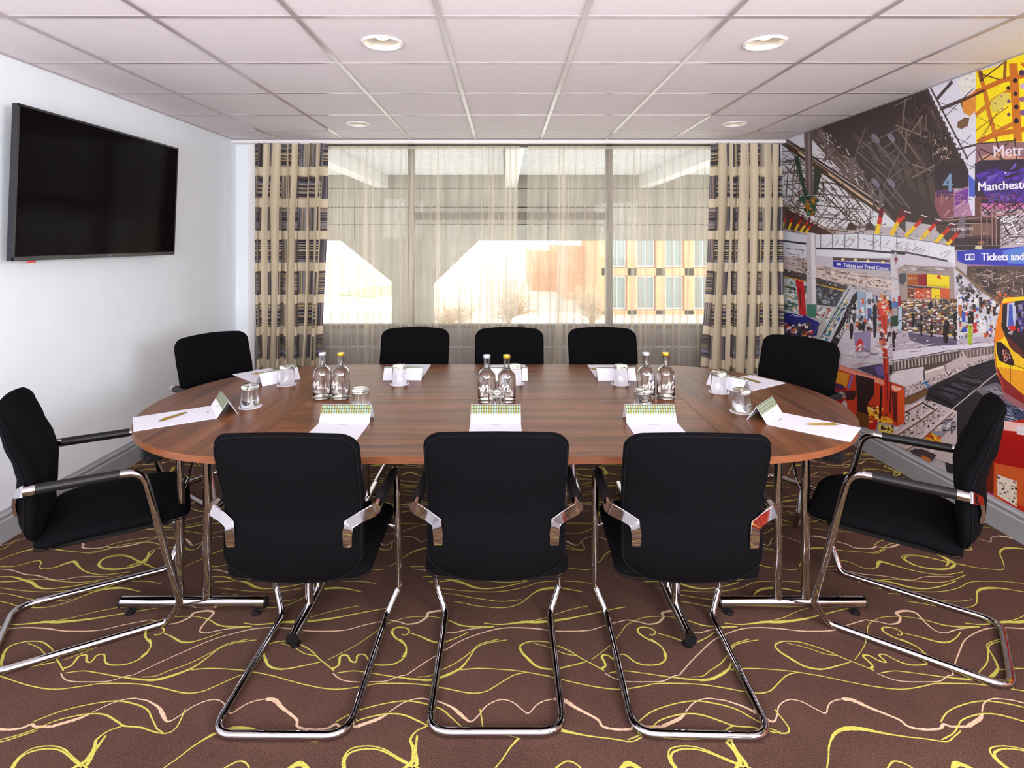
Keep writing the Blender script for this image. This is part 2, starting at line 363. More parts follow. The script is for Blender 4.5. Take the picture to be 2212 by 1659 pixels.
for si, (s, colr, w0, w1, pc, ps, pts) in enumerate(SW):
    P = catmull([fl(s, *p) for p in pts], 7); n = len(P)
    quad = []
    for i, (x, y) in enumerate(P):
        a = P[max(0, i - 1)]; b = P[min(n - 1, i + 1)]; dx, dy = b[0] - a[0], b[1] - a[1]; l = math.hypot(dx, dy) or 1
        t = i / (n - 1); wd = w0 + (w1 - w0) * math.exp(-((t - pc) / ps) ** 2)
        wd *= .33 * (1 + rnd.uniform(-.13, .13)) * (.55 if i in (0, n - 1) else 1)
        jx = rnd.uniform(-.0006, .0006); quad.append(((x - dy / l * wd + jx, y + dx / l * wd), (x + dy / l * wd + jx, y - dx / l * wd)))
    zz = .0004 + .00002 * si
    for kb in range(-3, 4):
        for ka in range(-6, 7):
            ox, oy = ka * AX + kb * BX, kb * BY
            if P[0][0] + ox > XR + .9 or P[0][0] + ox < XL - .9: continue
            q = []
            for i in range(n):
                c = P[i]; ok = XL < c[0] + ox < XR and YF < c[1] + oy < YB
                q.append(ok)
            vs = []; fs = []
            for i in range(n - 1):
                if q[i] and q[i + 1]:
                    b0 = len(vs); (a1, a2), (b1, b2) = quad[i], quad[i + 1]
                    vs += [(a1[0] + ox, a1[1] + oy, zz), (a2[0] + ox, a2[1] + oy, zz), (b2[0] + ox, b2[1] + oy, zz), (b1[0] + ox, b1[1] + oy, zz)]
                    fs.append((b0, b0 + 1, b0 + 2, b0 + 3))
            if fs: fb.add(vs, fs, 1 + colr)
fb.build('floor', [M_carpet, M_lime, M_peach], sm=0, kind='structure', label='dark brown carpet woven with lime and pale peach swirling lines')

MB().box(XL - .12, YF, 0, XL, YW + .05, ZC + .15).build('wall_left', M_wall, sm=0, kind='structure')
MB().box(XR, YF, 0, XR + .12, YW + .05, ZC + .15).build('wall_right', M_wall, sm=0, kind='structure')
MB().box(XL - .12, YF - .12, 0, XR + .12, YF, ZC + .15).build('wall_front', M_wall, sm=0, kind='structure')
wb = MB(); wb.box(XL, YB, 0, -2.335, YW + .05, ZC); wb.box(2.50, YB, 0, XR, YW + .05, ZC)
wb.box(-2.335, YW - .03, 0, 2.50, YW + .05, .66)
wbo = wb.build('wall_back', M_wall, sm=0, kind='structure')
for i, (x0, x1) in enumerate(((-2.33, -.95), (-.94, .08), (.09, .98), (.99, 2.49))):
    MB().box(x0, YW - .045, .03, x1, YW - .03, .47).build('panel', M_panel, wbo, bevel=.004)
    MB().box(x0, YW - .045, .485, x1, YW - .03, .655).build('panel', M_panel, wbo, bevel=.004)
MB().box(-2.39, YB - .008, 0, -2.335, YB, ZC - .03).build('trim_1', M_trim, sm=0, kind='structure')

# baseboards with a moulded top
def baseboard(name, x, sgn):
    prof = [(0, 0), (.022, 0), (.022, .105), (.016, .112), (.016, .12), (.02, .126), (.02, .134), (.012, .142), (.009, .155), (0, .155)]
    ys = (YF, YB); vs = []; n = len(prof)
    for y in ys:
        for d, z in prof: vs.append((x + sgn * d, y, z))
    fs = [(i, (i + 1) % n, n + (i + 1) % n, n + i) for i in range(n)] + [tuple(range(n)), tuple(range(2 * n - 1, n - 1, -1))]
    link(name, mesh(name, vs, fs), M_base, kind='structure')
baseboard('baseboard_left', XL, 1); baseboard('baseboard_right', XR, -1)

# ceiling: slab, tiles, grid bars
ceil = MB().box(XL - .12, YF - .12, ZC + .03, XR + .12, YW + .05, ZC + .15).build('ceiling', M_edge, sm=0, kind='structure')
# reflector wells pass through holes in the tiles only, the void above is 3 cm
gx = [XL] + [-2.07 + .6 * i for i in range(8)] + [XR]
gy = [YB - .012] + [4.717 - .6 * i for i in range(10)]
gy.append(YF)
LAMPS = [(-.577, 2.618, 'near left'), (1.222, 2.618, 'near right'), (-1.17, 4.43, 'far left'), (1.826, 4.43, 'far right')]
cache = {}
for i in range(len(gx) - 1):
    for j in range(len(gy) - 1):
        x0, x1, y1, y0 = gx[i], gx[i + 1], gy[j], gy[j + 1]
        if y1 - y0 < .03: continue
        hw, hd = (x1 - x0) / 2 - .008, (y1 - y0) / 2 - .008; cx, cy = (x0 + x1) / 2, (y0 + y1) / 2
        lamp = next((l for l in LAMPS if abs(l[0] - cx) < .3 and abs(l[1] - cy) < .3), None)
        key = (round(hw, 3), round(hd, 3), lamp[:2] if lamp else None)
        if key not in cache:
            if lamp:
                lx, ly = lamp[0] - cx, lamp[1] - cy; R = .086; n = 40; vs = []; fs = []
                for k in range(n):
                    a = 2 * pi * k / n; c, s = math.cos(a), math.sin(a); q = max(abs(c), abs(s))
                    vs += [(lx + R * c, ly + R * s, 0), (hw * c / q, hd * s / q, 0)]
                for k in range(n): a, b = 2 * k, 2 * ((k + 1) % n); fs.append((a, b, b + 1, a + 1))
                me = mesh('ceiling_tile', vs, fs)
            else:
                mb = MB().box(-hw, -hd, 0, hw, hd, .012); me = mesh('ceiling_tile', mb.v, mb.f)
            me.materials.append(M_ceil); cache[key] = me
        link('ceiling_tile', cache[key], None, ceil, loc=(cx, cy, ZC + .004))
for x in gx[1:-1]:
    MB().box(x - .012, YF, ZC - .001, x + .012, YB - .012, ZC + .02).build('grid_bar', M_grid, ceil, sm=0)
for y in gy[1:-1]:
    MB().box(XL, y - .011, ZC + .0005, XR, y + .011, ZC + .02).build('grid_bar', M_grid, ceil, sm=0)
for x, s in ((XL, 1), (XR, -1)):
    MB().box(x, YF, ZC - .001, x + s * .016, YB, ZC + .02).build('edge_trim', M_grid, ceil, sm=0)
MB().box(XL, YB - .09, ZC - .032, XR - .004, YB - .012, ZC - .0015).build('trim_2', M_trim, sm=0, bevel=.003, kind='structure')

# downlights
M_refl = pmat('lamp_reflector', C(236, 226, 210), .25, .35)
M_lamp = pmat('lamp_glow', C(255, 235, 205), .5); bsdf(M_lamp).inputs['Emission Color'].default_value = C(255, 226, 185); bsdf(M_lamp).inputs['Emission Strength'].default_value = 1.6
dl = None
for k, (x, y, nm) in enumerate(LAMPS):
    lb = 'white round recessed ceiling downlight, %s one of the four in view' % nm
    if dl is None:
        dl = empty('downlight', (x, y, ZC + .003))
        MB().lathe([(.0965, -.001), (.096, -.005), (.088, -.009), (.083, -.006), (.082, .004), (.086, .004)], 40, close=True).build('rim', M_trim, dl)
        MB().lathe([(.0825, 0), (.078, .012), (.06, .021), (.035, .024), (.034, .0245), (.06, .0225), (.079, .0135), (.0835, .0)], 40, close=True).build('reflector', M_refl, dl, label='cream curved reflector')
        MB().lathe([(.001, .014), (.022, .015), (.028, .019), (.03, .0235), (.001, .0236)], 24).build('lamp', M_lamp, dl)
        o = dl
    else: o = copy_tree(dl)
    o.location = (x, y, ZC + .003); tag(o, lb, 'ceiling light', 'recessed downlights in the tiled ceiling')
    pl = bpy.data.lights.new('downlight_beam', 'SPOT'); pl.energy = 10; pl.spot_size = 1.9; pl.spot_blend = .8; pl.color = (1, .88, .72); pl.shadow_soft_size = .05
    po = bpy.data.objects.new('downlight_beam', pl); COL.objects.link(po); po.location = (x, y, ZC - .012)

# ------------------------------------------------------------ window
win = empty('window_1', (0, YW, .66), kind='structure')
def wbox(name, x0, y0, z0, x1, y1, z1, m, **k):
    return MB().box(x0, y0 - YW, z0 - .66, x1, y1 - YW, z1 - .66).build(name, m, win, bevel=.004 if m is M_frame else 0, sm=0, **k)
wbox('sill', -2.335, YW - .05, .655, 2.50, YW + .06, .69, M_frame)
for x in (-2.31, -.908, 1.009, 2.475): wbox('mullion', x - .032, YW - .02, .69, x + .032, YW + .05, ZC, M_frame)
wbox('head', -2.335, YW - .02, 2.405, 2.5, YW + .05, ZC + .02, M_frame)
wbox('transom', -.876, YW - .015, 1.70, .977, YW + .05, 1.775, M_frame)
for a, b, c, d in ((-2.278, -.94, .69, 2.405), (-.876, .977, .69, 1.70), (-.876, .977, 1.775, 2.405), (1.041, 2.443, .69, 2.405)):
    wbox('pane', a, YW + .012, c, b, YW + .018, d, M_pane)

# ------------------------------------------------------------ outdoors
M_conc = noisy('pale_concrete', C(146, 139, 130), C(132, 125, 117), 2.2, .85, .2, bscale=30)
M_white = pmat('white_painted_steel', C(232, 232, 236), .5)
M_grass = noisy('lawn', C(160, 172, 130), C(176, 180, 146), .6, .95)
M_pave = noisy('paving', C(200, 197, 190), C(184, 180, 174), .3, .9)
M_orange = noisy('orange_brick', C(222, 168, 128), C(206, 150, 110), 3, .85)
M_winglass = pmat('building_window_glass', C(120, 140, 145), .12)
M_twig = noisy('bare_twigs', C(176, 152, 130), C(200, 180, 156), 4, .9)
MB().box(-60, 5.8, -3.4, 60, 140, -3).build('ground', M_pave, sm=0, kind='structure', label='paved car park below the window')
lawn = MB(); lawn.prism([(-14, 46), (-10.5, 44), (-9, 48), (-10.5, 55), (-13, 54)], -3.05, -2.93)
tag(lawn.build('lawn', M_grass, sm=0), 'green lawn beyond the low wall outside the left window', 'grass', kind='stuff')
MB().box(-14, 35.5, -3, -6.5, 35.9, -2.5).build('boundary_wall', M_white, bevel=.03, label='low pale wall outside in front of the lawn', cat='wall')
# concrete canopy on a flared pier, white beams and louvred soffit
cy0 = 11.8
can = empty('concrete_canopy', (-1.9, cy0, -3), label='pale concrete canopy outside with white beams on a flared pier', cat='canopy')
def cn(mb, name, m, **k):
    mb.v = [(x + 1.9, y - cy0, z + 3) for x, y, z in mb.v]; return mb.build(name, m, can, sm=0, **k)
def fascia(pts, y0, y1):
    n = len(pts); vs = [(x, y0, z) for x, z in pts] + [(x, y1, z) for x, z in pts]
    fs = [tuple(range(n)), tuple(range(2 * n - 1, n - 1, -1))] + [(i, n + i, n + (i + 1) % n, (i + 1) % n) for i in range(n)]
    return MB().add(vs, fs)
cn(fascia([(-2.40, -3), (-1.58, -3), (-1.58, .55), (-.58, 1.5), (-3.5, 1.5), (-2.40, .62)], cy0 + .05, cy0 + .65), 'pier', M_conc)
z0 = 1.5
for k, (a, b) in enumerate(((1.5, 1.83), (1.85, 2.2), (2.22, 2.6), (2.615, 3.0))):
    for x0, x1 in ((-7.5, -3.2), (-3.18, .9), (.92, 4.4), (4.42, 9)):
        cn(MB().box(x0, cy0, a, x1, cy0 + .7, b), 'fascia_panel', M_conc)
cn(MB().box(-8, 6.0, 3.0, 9, cy0 + .7, 3.1), 'soffit', M_conc)
for x in (-2.6, .12, 2.95):
    mb = MB(); mb.box(x - .12, 5.9, 2.62, x + .12, cy0, 2.98); cn(mb, 'beam', M_white)
sl = MB(); y = 6.0
while y < 11.6:
    for x0, x1 in ((-7.5, -2.75), (-2.45, -.03), (.27, 2.8), (3.1, 8.5)): sl.box(x0, y, 2.86, x1, y + .05, 2.93)
    y += .16
o = cn(sl, 'louvre_slats', M_white, kind='stuff')
# brick offices
bl = empty('office_building', (8, 34, -3), label='orange brick office block with large windows outside on the right', cat='building')
def bb(name, m, *b):
    x0, y0, z0_, x1, y1, z1 = b
    return MB().box(x0 - 8, y0 - 34, z0_ + 3, x1 - 8, y1 - 34, z1 + 3).build(name, m, bl, sm=0)
bb('wall', M_orange, 6.0, 34.3, -3, 18, 44, 5.0)
for zf in (-3.2, -.62, 2.0, 4.6): bb('floor_band', M_orange, 5.9, 34.0, zf, 18, 34.4, zf + .45)
for i in range(7):
    x = 6.0 + i * 1.75; bb('pilaster', M_orange, x - .28, 34.0, -3, x + .28, 34.4, 5)
    for zf in (-2.75, -.17, 2.45):
        wq = bb('window', M_white, x + .32, 34.2, zf + .05, x + 1.4, 34.32, zf + 2.1)
        wp = MB().box(x + .4 - 8, .17, zf + .15 + 3, x + .84 - 8, .21, zf + 2.0 + 3).build('pane', M_winglass, wq, sm=0)
        MB().box(x + .9 - 8, .17, zf + .15 + 3, x + 1.33 - 8, .21, zf + 2.0 + 3).build('pane', M_winglass, wq, sm=0)
bb('side_wing', M_orange, 4.6, 42, -3, 6.2, 58, 1.1)
bb('side_wing', M_orange, 2.4, 50, -3, 4.8, 64, .6)
# bare shrubs
def shrub(x, y, h, r, seed, label):
    rr = random.Random(seed); t = empty('bare_shrub', (x, y, -3), label=label, cat='shrub', group='bare shrubs outside the window')
    st = MB()
    tw = MB()
    for k in range(7):
        a = rr.uniform(0, 6.28); b = Vector((0, 0, 0)); d = Vector((math.cos(a) * .5, math.sin(a) * .5, 1.3)).normalized(); e = b + d * h * rr.uniform(.4, .6)
        st.tube([b, (b + e) / 2 + Vector((rr.uniform(-.1, .1), 0, 0)), e], [.05, .035, .02], 5)
        for j in range(16):
            s = b.lerp(e, rr.uniform(.25, 1)); q = s + Vector((rr.gauss(0, 1), rr.gauss(0, 1), rr.uniform(.1, 1.2))).normalized() * r * rr.uniform(.5, 1)
            tw.tube([s, s.lerp(q, .5) + Vector((0, 0, .08)), q], [.014, .011, .006], 3)
            for l in range(5):
                s2 = s.lerp(q, rr.uniform(.3, 1)); q2 = s2 + Vector((rr.gauss(0, .35), rr.gauss(0, .35), rr.uniform(0, .45)))
                tw.tube([s2, q2], [.009, .004], 3)
    st.build('trunk', M_twig, t, sm=0); tw.build('twigs', M_twig, t, sm=0, kind='stuff')
shrub(-2.3, 25.5, 2.5, 1.3, 1, 'bare twiggy shrub outside, leftmost one beside the concrete pier')
shrub(.3, 27.5, 2.9, 1.4, 2, 'bare twiggy shrub outside, behind the white car roof')
shrub(4.4, 28.2, 3.2, 1.4, 3, 'bare twiggy shrub outside, right of the white car')
# parked car
def car(x, y):
    t = empty('car', (x, y, -3), label='white parked car outside, only its roof above the sill', cat='car')
    pr = [(-.9, .3), (-.93, .75), (-.82, .95), (-.68, 1.38), (-.5, 1.47), (0, 1.5), (.5, 1.47), (.68, 1.38), (.82, .95), (.93, .75), (.9, .3)]
    ys = [(-2.1, .55), (-1.2, .66), (-.5, .98), (.3, 1.0), (1.2, .97), (1.9, .7), (2.1, .6)]
    vs = []; n = len(pr)
    for yy, k in ys:
        for px_, pz in pr: vs.append((px_ * (.9 if abs(yy) > 2 else 1), yy, .3 + (pz - .3) * k))
    fs = [(i * n + j, i * n + j + 1, (i + 1) * n + j + 1, (i + 1) * n + j) for i in range(len(ys) - 1) for j in range(n - 1)]
    fs += [(i * n, (i + 1) * n, (i + 1) * n + n - 1, i * n + n - 1) for i in range(len(ys) - 1)] + [tuple(range(n)), tuple(range(len(vs) - 1, len(vs) - n - 1, -1))]
    link('body', mesh('body', vs, fs, 50), M_white, t)
    MB().box(-.62, -1.02, 1.0, .62, -.95, 1.3).build('windscreen', M_winglass, t, bevel=.02)
    for sx in (-.82, .82):
        for sy in (-1.3, 1.3):
            MB().tube([(sx - .1, sy, .32), (sx + .1, sy, .32)], .32, 20).build('wheel', M_plastic, t)
car(.98, 21.5)

# ------------------------------------------------------------ curtains
def drape(name, x0t, x1t, x0b, x1b, ybase, ztop, zbot, pleats, amp, mat, seed, ulen, overlap=.5, nx=12, nz=22, pv=(.75, 1.25), **k):
    rr = random.Random(seed); ns = pleats * nx; vs = []; fs = []; uvs = []
    ph = [rr.uniform(*pv) for _ in range(pleats + 2)]; am = [rr.uniform(.7, 1.2) for _ in range(pleats + 2)]
    off = [rr.uniform(-.25, .25) for _ in range(pleats + 2)]
    cum = [0]
    for p in range(pleats): cum.append(cum[-1] + ph[p])
    tot = cum[-1]
    for j in range(nz + 1):
        v = j / nz; z = ztop + (zbot - ztop) * v
        head = max(0, 1 - v * 9)
        for i in range(ns + 1):
            p = min(i // nx, pleats - 1); t = i / nx - p; s = (cum[p] + ph[p] * t) / tot
            wob = .012 * math.sin(7 * v + p * 1.7 + seed) * v
            xt = x0t + (x1t - x0t) * s; xb = x0b + (x1b - x0b) * s
            e = v ** 1.2; x = xt * (1 - e) + xb * e + wob
            a = amp * (am[p] * math.sin(pi * t) ** 2 + am[p + 1] * 0) * (.55 + .45 * min(1, v * 4))
            lean = overlap * (x1t - x0t) / pleats * math.sin(2 * pi * t) * .5 * (.4 + .6 * min(1, v * 3)) * (1 + off[p])
            yy = ybase + amp * .5 - a
            if head > 0:
                yy += .006 * math.sin(i * 2.3) * head
            vs.append((x + lean, yy, z)); uvs.append((i / ns * ulen, (ztop - z)))
    W = ns + 1
    for j in range(nz):
        for i in range(ns): fs.append((j * W + i, (j + 1) * W + i, (j + 1) * W + i + 1, j * W + i + 1))
    me = mesh(name, vs, fs, 60); uvl = me.uv_layers.new(name='UVMap')
    for lp in me.loops: uvl.data[lp.index].uv = uvs[lp.vertex_index]
    return me
def mktape(t, x0, x1, y, z):
    mb = MB(); x = x0; i = 0
    while x < x1 - .01:
        mb.box(x, y - .012, z - .035, x + .009, y + .012, z); x += .02; i += 1
    mb.box(x0, y - .006, z - .03, x1, y + .006, z - .002)
    return mb
lc = empty('patterned_curtain', (-1.97, 5.1, 0), label='heavy beige curtain with grey striped blocks, left of the window by the white wall', cat='curtain', group='patterned drapes framing the window')
me = drape('curtain_fabric', -2.31, -1.63, -2.30, -1.70, 5.09, 2.392, .02, 7, .115, M_curtain, 2, 1.9, .7)
me.transform(Matrix.Translation((1.97, -5.1, 0))); link('curtain_fabric', me, M_curtain, lc)
rc = empty('patterned_curtain', (2.2, 5.1, 0), label='heavy beige curtain with grey striped blocks, right of the window by the mural', cat='curtain', group='patterned drapes framing the window')
me = drape('curtain_fabric', 1.90, 2.545, 1.80, 2.545, 5.09, 2.392, .02, 7, .115, M_curtain, 5, 1.9, .7)
me.transform(Matrix.Translation((-2.2, -5.1, 0))); link('curtain_fabric', me, M_curtain, rc)
s1 = empty('sheer_curtain', (-.8, 5.24, 0), label='beige sheer voile over the left half of the window', cat='curtain', group='sheer voile panels across the window')
me = drape('voile', -1.86, .13, -1.86, .105, 5.24, 2.39, .02, 26, .06, M_sheer, 11, 4.4, .8, nx=10, nz=16, pv=(.4, 1.7))
me.transform(Matrix.Translation((.8, -5.24, 0))); link('voile', me, M_sheer, s1)
s2 = empty('sheer_curtain', (1.1, 5.24, 0), label='beige sheer voile over the right half of the window', cat='curtain', group='sheer voile panels across the window')
me = drape('voile', .215, 2.1, .165, 2.1, 5.24, 2.39, .02, 25, .06, M_sheer, 12, 4.2, .8, nx=10, nz=16, pv=(.4, 1.7))
me.transform(Matrix.Translation((-1.1, -5.24, 0))); link('voile', me, M_sheer, s2)
for t, x0, x1 in ((s1, -1.86, .135), (s2, .22, 2.1)):
    mb = mktape(t, x0 - t.location.x, x1 - t.location.x, 0, 2.393); mb.build('header_tape', M_sheer, t, sm=0)
#@@MURAL0
# ------------------------------------------------------------ printed photo mural on the right wall (flat print: every shape lies in the wallpaper)
MS = {'a': (1670, 270, 5.925), 'b': (1930, 120, 5.925), 'c': (1930, 380, 5.925), 'd': (1670, 530, 5.925), 'e': (1930, 640, 5.925), 'f': (1790, 770, 5.925), 'p': (0, 0, 1)}
mur_v, mur_f, mur_c = [], [], []
mlay = [0]
def mw(src, x, y):
    if src == 'w': return (max(x, YF + .1), y)
    ox, oy, k = MS[src]; px = ox + x / k; py = oy + y / k
    Z = F * XR / max(px - CX, 200); return (min(max(Z, YF + .1), YB - .004), min(max(CH - (py - HY) * Z / F, .15), ZC - .003))
def mpoly(src, pts, col, raw=False):
    mlay[0] += 1; d = mlay[0] * 1.6e-6; b = len(mur_v)
    P = pts if raw else [mw(src, *p) for p in pts]
    for Y, z in P: mur_v.append((-d, Y, z))
    mur_f.append(tuple(range(b, b + len(P)))[::-1]); mur_c.append(C(*col))
def mline(src, pts, w0, col, w1=None):
    for i in range(len(pts) - 1):
        (x0, y0), (x1, y1) = pts[i], pts[i + 1]; dx, dy = x1 - x0, y1 - y0; l = math.hypot(dx, dy) or 1
        a = w0 / 2; b = (w1 if w1 is not None else w0) / 2; nx, ny = -dy / l, dx / l
        mpoly(src, [(x0 + nx * a, y0 + ny * a), (x1 + nx * b, y1 + ny * b), (x1 - nx * b, y1 - ny * b), (x0 - nx * a, y0 - ny * a)], col)
def inside(p, poly):
    x, y = p; c = False; j = len(poly) - 1
    for i in range(len(poly)):
        if (poly[i][1] > y) != (poly[j][1] > y) and x < (poly[j][0] - poly[i][0]) * (y - poly[i][1]) / (poly[j][1] - poly[i][1]) + poly[i][0]: c = not c
        j = i
    return c
mr_ = random.Random(21)
def rpt(poly):
    xs = [p[0] for p in poly]; ys = [p[1] for p in poly]
    for _ in range(200):
        p = (mr_.uniform(min(xs), max(xs)), mr_.uniform(min(ys), max(ys)))
        if inside(p, poly): return p
    return poly[0]
def mscat(src, poly, n, cols, wr, hr, ang=0, aj=0):
    """small printed patches scattered inside a region"""
    for _ in range(n):
        x, y = rpt(poly); w_ = mr_.uniform(*wr) / 2; h_ = mr_.uniform(*hr) / 2; a = math.radians(ang + mr_.uniform(-aj, aj)); c, s = math.cos(a), math.sin(a)
        mpoly(src, [(x + c * u * w_ - s * v * h_, y + s * u * w_ + c * v * h_) for u, v in ((-1, -1), (1, -1), (1, 1), (-1, 1))], mr_.choice(cols))
def mlines(src, poly, n, cols, lr, w, angs):
    for _ in range(n):
        x, y = rpt(poly); a = math.radians(mr_.choice(angs) + mr_.uniform(-6, 6)); l = mr_.uniform(*lr) / 2
        p0 = (x - math.cos(a) * l, y - math.sin(a) * l); p1 = (x + math.cos(a) * l, y + math.sin(a) * l)
        for q in (p0, p1):
            pass
        if inside(p0, poly) and inside(p1, poly): mline(src, [p0, p1], mr_.uniform(*w), mr_.choice(cols))
def mtext(src, s, x, y, size, col, ang=0, align='LEFT', sk=1.0, bold=0):
    vs, fs = text_mesh(s, size, align); a = math.radians(ang); c, n_ = math.cos(a), math.sin(a)
    for off in ([0] if not bold else [-bold, 0, bold]):
        mlay[0] += 8; d = mlay[0] * 1.6e-6; b = len(mur_v)
        for vx, vy, _ in vs:
            X = (vx * sk + off); Yv = -vy; Y, z = mw(src, x + c * X - n_ * Yv, y + n_ * X + c * Yv); mur_v.append((-d, Y, z))
        for f in fs: mur_f.append(tuple(b + i for i in f)[::-1]); mur_c.append(C(*col))
W_, SKY, BR, DK, DB = (244, 243, 248), (232, 232, 242), (92, 68, 60), (48, 36, 38), (66, 50, 48)
# ground colours by band, whole wall
mpoly('', [(YF + .1, .15), (YB - .004, .15), (YB - .004, 2.426), (YF + .1, 2.426)], (196, 186, 192), raw=True)
# -- out of frame towards the near end the station roof, platform and train carry on plainly
mpoly('', [(YF + .1, 1.5), (2.9, 1.5), (2.9, 2.426), (YF + .1, 2.426)], (70, 54, 56), raw=True)
mpoly('', [(YF + .1, .6), (2.75, .6), (2.75, 1.35), (YF + .1, 1.3)], (236, 172, 40), raw=True)
mpoly('', [(YF + .1, .8), (2.3, .8), (2.45, 1.28), (YF + .1, 1.25)], (40, 34, 42), raw=True)
mpoly('', [(YF + .1, .15), (2.75, .15), (2.75, .6), (YF + .1, .6)], (186, 52, 34), raw=True)
mlines('w', [(-1.35, 1.55), (2.8, 1.55), (2.8, 2.4), (-1.35, 2.4)], 160, [(120, 96, 92), (40, 30, 34), (206, 120, 40), (180, 164, 168)], (.1, .7), (.006, .02), [30, -40, 90, 5])
mscat('w', [(-1.35, .2), (2.7, .2), (2.7, .6), (-1.35, .6)], 120, [(230, 120, 40), (120, 20, 24), (60, 40, 44), (240, 200, 180)], (.03, .16), (.02, .08), 0, 30)
mscat('w', [(-1.35, .85), (2.2, .85), (2.3, 1.22), (-1.35, 1.2)], 80, [(70, 66, 84), (120, 120, 150), (206, 200, 220), (24, 20, 28)], (.04, .2), (.02, .12), 0, 6)
# -- roof
mpoly('a', [(20, 230), (100, 200), (640, -20), (1700, -20), (1700, 1300), (20, 1300)], SKY)
mpoly('b', [(-20, 560), (1110, 150), (1110, 1700), (-20, 1700)], (224, 222, 236))
fan = [(30, 300), (420, 260), (950, 700), (1320, 1020), (1400, 1390), (30, 1390)]
mlines('a', fan, 190, [BR, (110, 84, 70), DB, (128, 108, 100)], (120, 420), (5, 14), [28, -35, 0, 90, 45])
mlines('a', fan, 130, [DK, BR], (60, 160), (3, 6), [60, -60, 90, 10, 45, -45])
for k in range(7):
    y0 = 430 + k * 150; mline('a', [(30, y0 + 60), (500, y0 - 10), (1100, y0 + 50)], 13, BR)
for k in range(8): mline('a', [(30 + k * 150, 1380), (330 + k * 160, 600 + k * 95)], 11, (104, 78, 66))
for k in range(8): mline('a', [(30 + k * 130, 500 + k * 40), (480 + k * 130, 830 + k * 90)], 12, (86, 62, 54))
mscat('a', fan, 160, [(60, 46, 44), (150, 140, 150)], (8, 22), (8, 22), 0, 90)
mpoly('a', [(420, 40), (640, -120), (1000, -300), (1700, 700), (1700, 1380), (1540, 1230), (1300, 1000), (900, 620)], (92, 74, 70))
mpoly('a', [(620, -60), (1700, -500), (1700, 1250), (1550, 1180), (1180, 800), (980, 480), (700, 170)], (58, 45, 46))
mpoly('b', [(-20, 460), (430, 300), (560, 600), (900, 1330), (1060, 1700), (-20, 1700)], (60, 46, 47))
mpoly('c', [(-20, -20), (600, -20), (700, 500), (600, 640), (-20, 560)], (62, 48, 50))
mlines('a', [(520, 60), (900, 250), (1560, 1150), (1350, 1050), (560, 420)], 120, [(36, 27, 28), (150, 132, 128), (190, 180, 184), (110, 88, 76)], (60, 240), (5, 14), [38, 60, -20, 90, 35])
mscat('a', [(520, 60), (740, 120), (1300, 760), (1500, 1150), (950, 640), (600, 300)], 110, [(226, 224, 232), (40, 30, 30), (150, 130, 120)], (14, 50), (5, 12), 35, 20)
for k in range(7):
    mpoly('a', [(1000 + k * 160, 60 + k * 90), (1090 + k * 160, 130 + k * 90), (1240 + k * 150, 420 + k * 110), (1130 + k * 150, 330 + k * 110)], (82, 66, 60))
mlines('a', [(900, -10), (1690, -10), (1690, 1150), (1400, 950)], 60, [(92, 78, 78), (40, 30, 32), (120, 106, 106)], (150, 600), (6, 16), [43, 43, -55, -28])
mlines('b', [(0, 560), (420, 400), (700, 1000), (850, 1300), (500, 1640), (0, 1640)], 90, [(96, 80, 80), (38, 30, 32), (130, 112, 100), (88, 66, 58)], (120, 520), (6, 22), [60, -50, 90, -28, 20])
for x, y in ((1300, 170), (1500, 160), (1300, 740), (1500, 740)):
    mpoly('a', [(x - 30, y - 60), (x + 20, y - 50), (x + 70, y + 20), (x + 60, y + 80), (x, y + 30), (x - 40, y - 20)], (128, 118, 136))
    mline('a', [(x + 40, y + 60), (x + 250, y + 330)], 26, (104, 92, 98))
# crossed ties
for p in ([(1190, 30), (1060, 380), (1020, 740)], [(1650, 300), (1430, 760), (1400, 1050)], [(1060, 320), (1650, 30)], [(1070, 330), (1480, 700), (1660, 560)]): mline('a', p, 12, (120, 104, 100))
# big gallery girder
for o_, w_, cl in ((0, 150, (60, 44, 42)), (-62, 26, (176, 160, 156)), (-22, 18, (40, 30, 30)), (12, 14, (150, 126, 108)), (54, 18, (92, 64, 46))):
    mline('a', [(150, 190 + o_), (1420, 1090 + o_)], w_, cl)
for k in range(16):
    t = mr_.uniform(.1, .95); x = 150 + 1270 * t; y = 190 + 900 * t; mpoly('a', [(x, y + 20), (x + 90, y + 84), (x + 86, y + 104), (x + 10, y + 50)], (226, 196, 164))
for p in ([(580, 60), (760, 380), (930, 660)], [(760, 380), (640, 460)], [(1060, 480), (1200, 740), (1310, 980)], [(990, 420), (1000, 720)], [(1030, 420), (1030, 740)], [(1380, 830), (1380, 1060)]): mline('a', p, 38, (112, 96, 96))
# column, capital
mpoly('a', [(398, 80), (500, 60), (520, 900), (425, 900)], (120, 104, 106))
for x, cl in ((440, (84, 68, 68)), (470, (156, 140, 142)), (500, (74, 58, 58))): mline('a', [(x - 10, 110), (x + 4, 900)], 10, cl)
mpoly('a', [(270, 400), (330, 400), (440, 900), (400, 900)], (44, 72, 58)); mpoly('a', [(520, 560), (640, 560), (560, 900), (520, 900)], (52, 66, 54))
mpoly('a', [(430, 1150), (530, 1150), (545, 1700), (425, 1700)], (214, 206, 216)); mpoly('a', [(480, 1150), (530, 1150), (545, 1700), (500, 1700)], (240, 238, 246))
mpoly('a', [(320, 920), (420, 905), (530, 905), (610, 965), (560, 1000), (540, 1160), (430, 1160), (400, 1010), (350, 985)], (46, 84, 62))
mscat('a', [(380, 930), (560, 930), (530, 1150), (430, 1150)], 26, [(190, 130, 40), (30, 56, 44), (96, 130, 84), (150, 100, 44)], (20, 50), (20, 50), 0, 40)
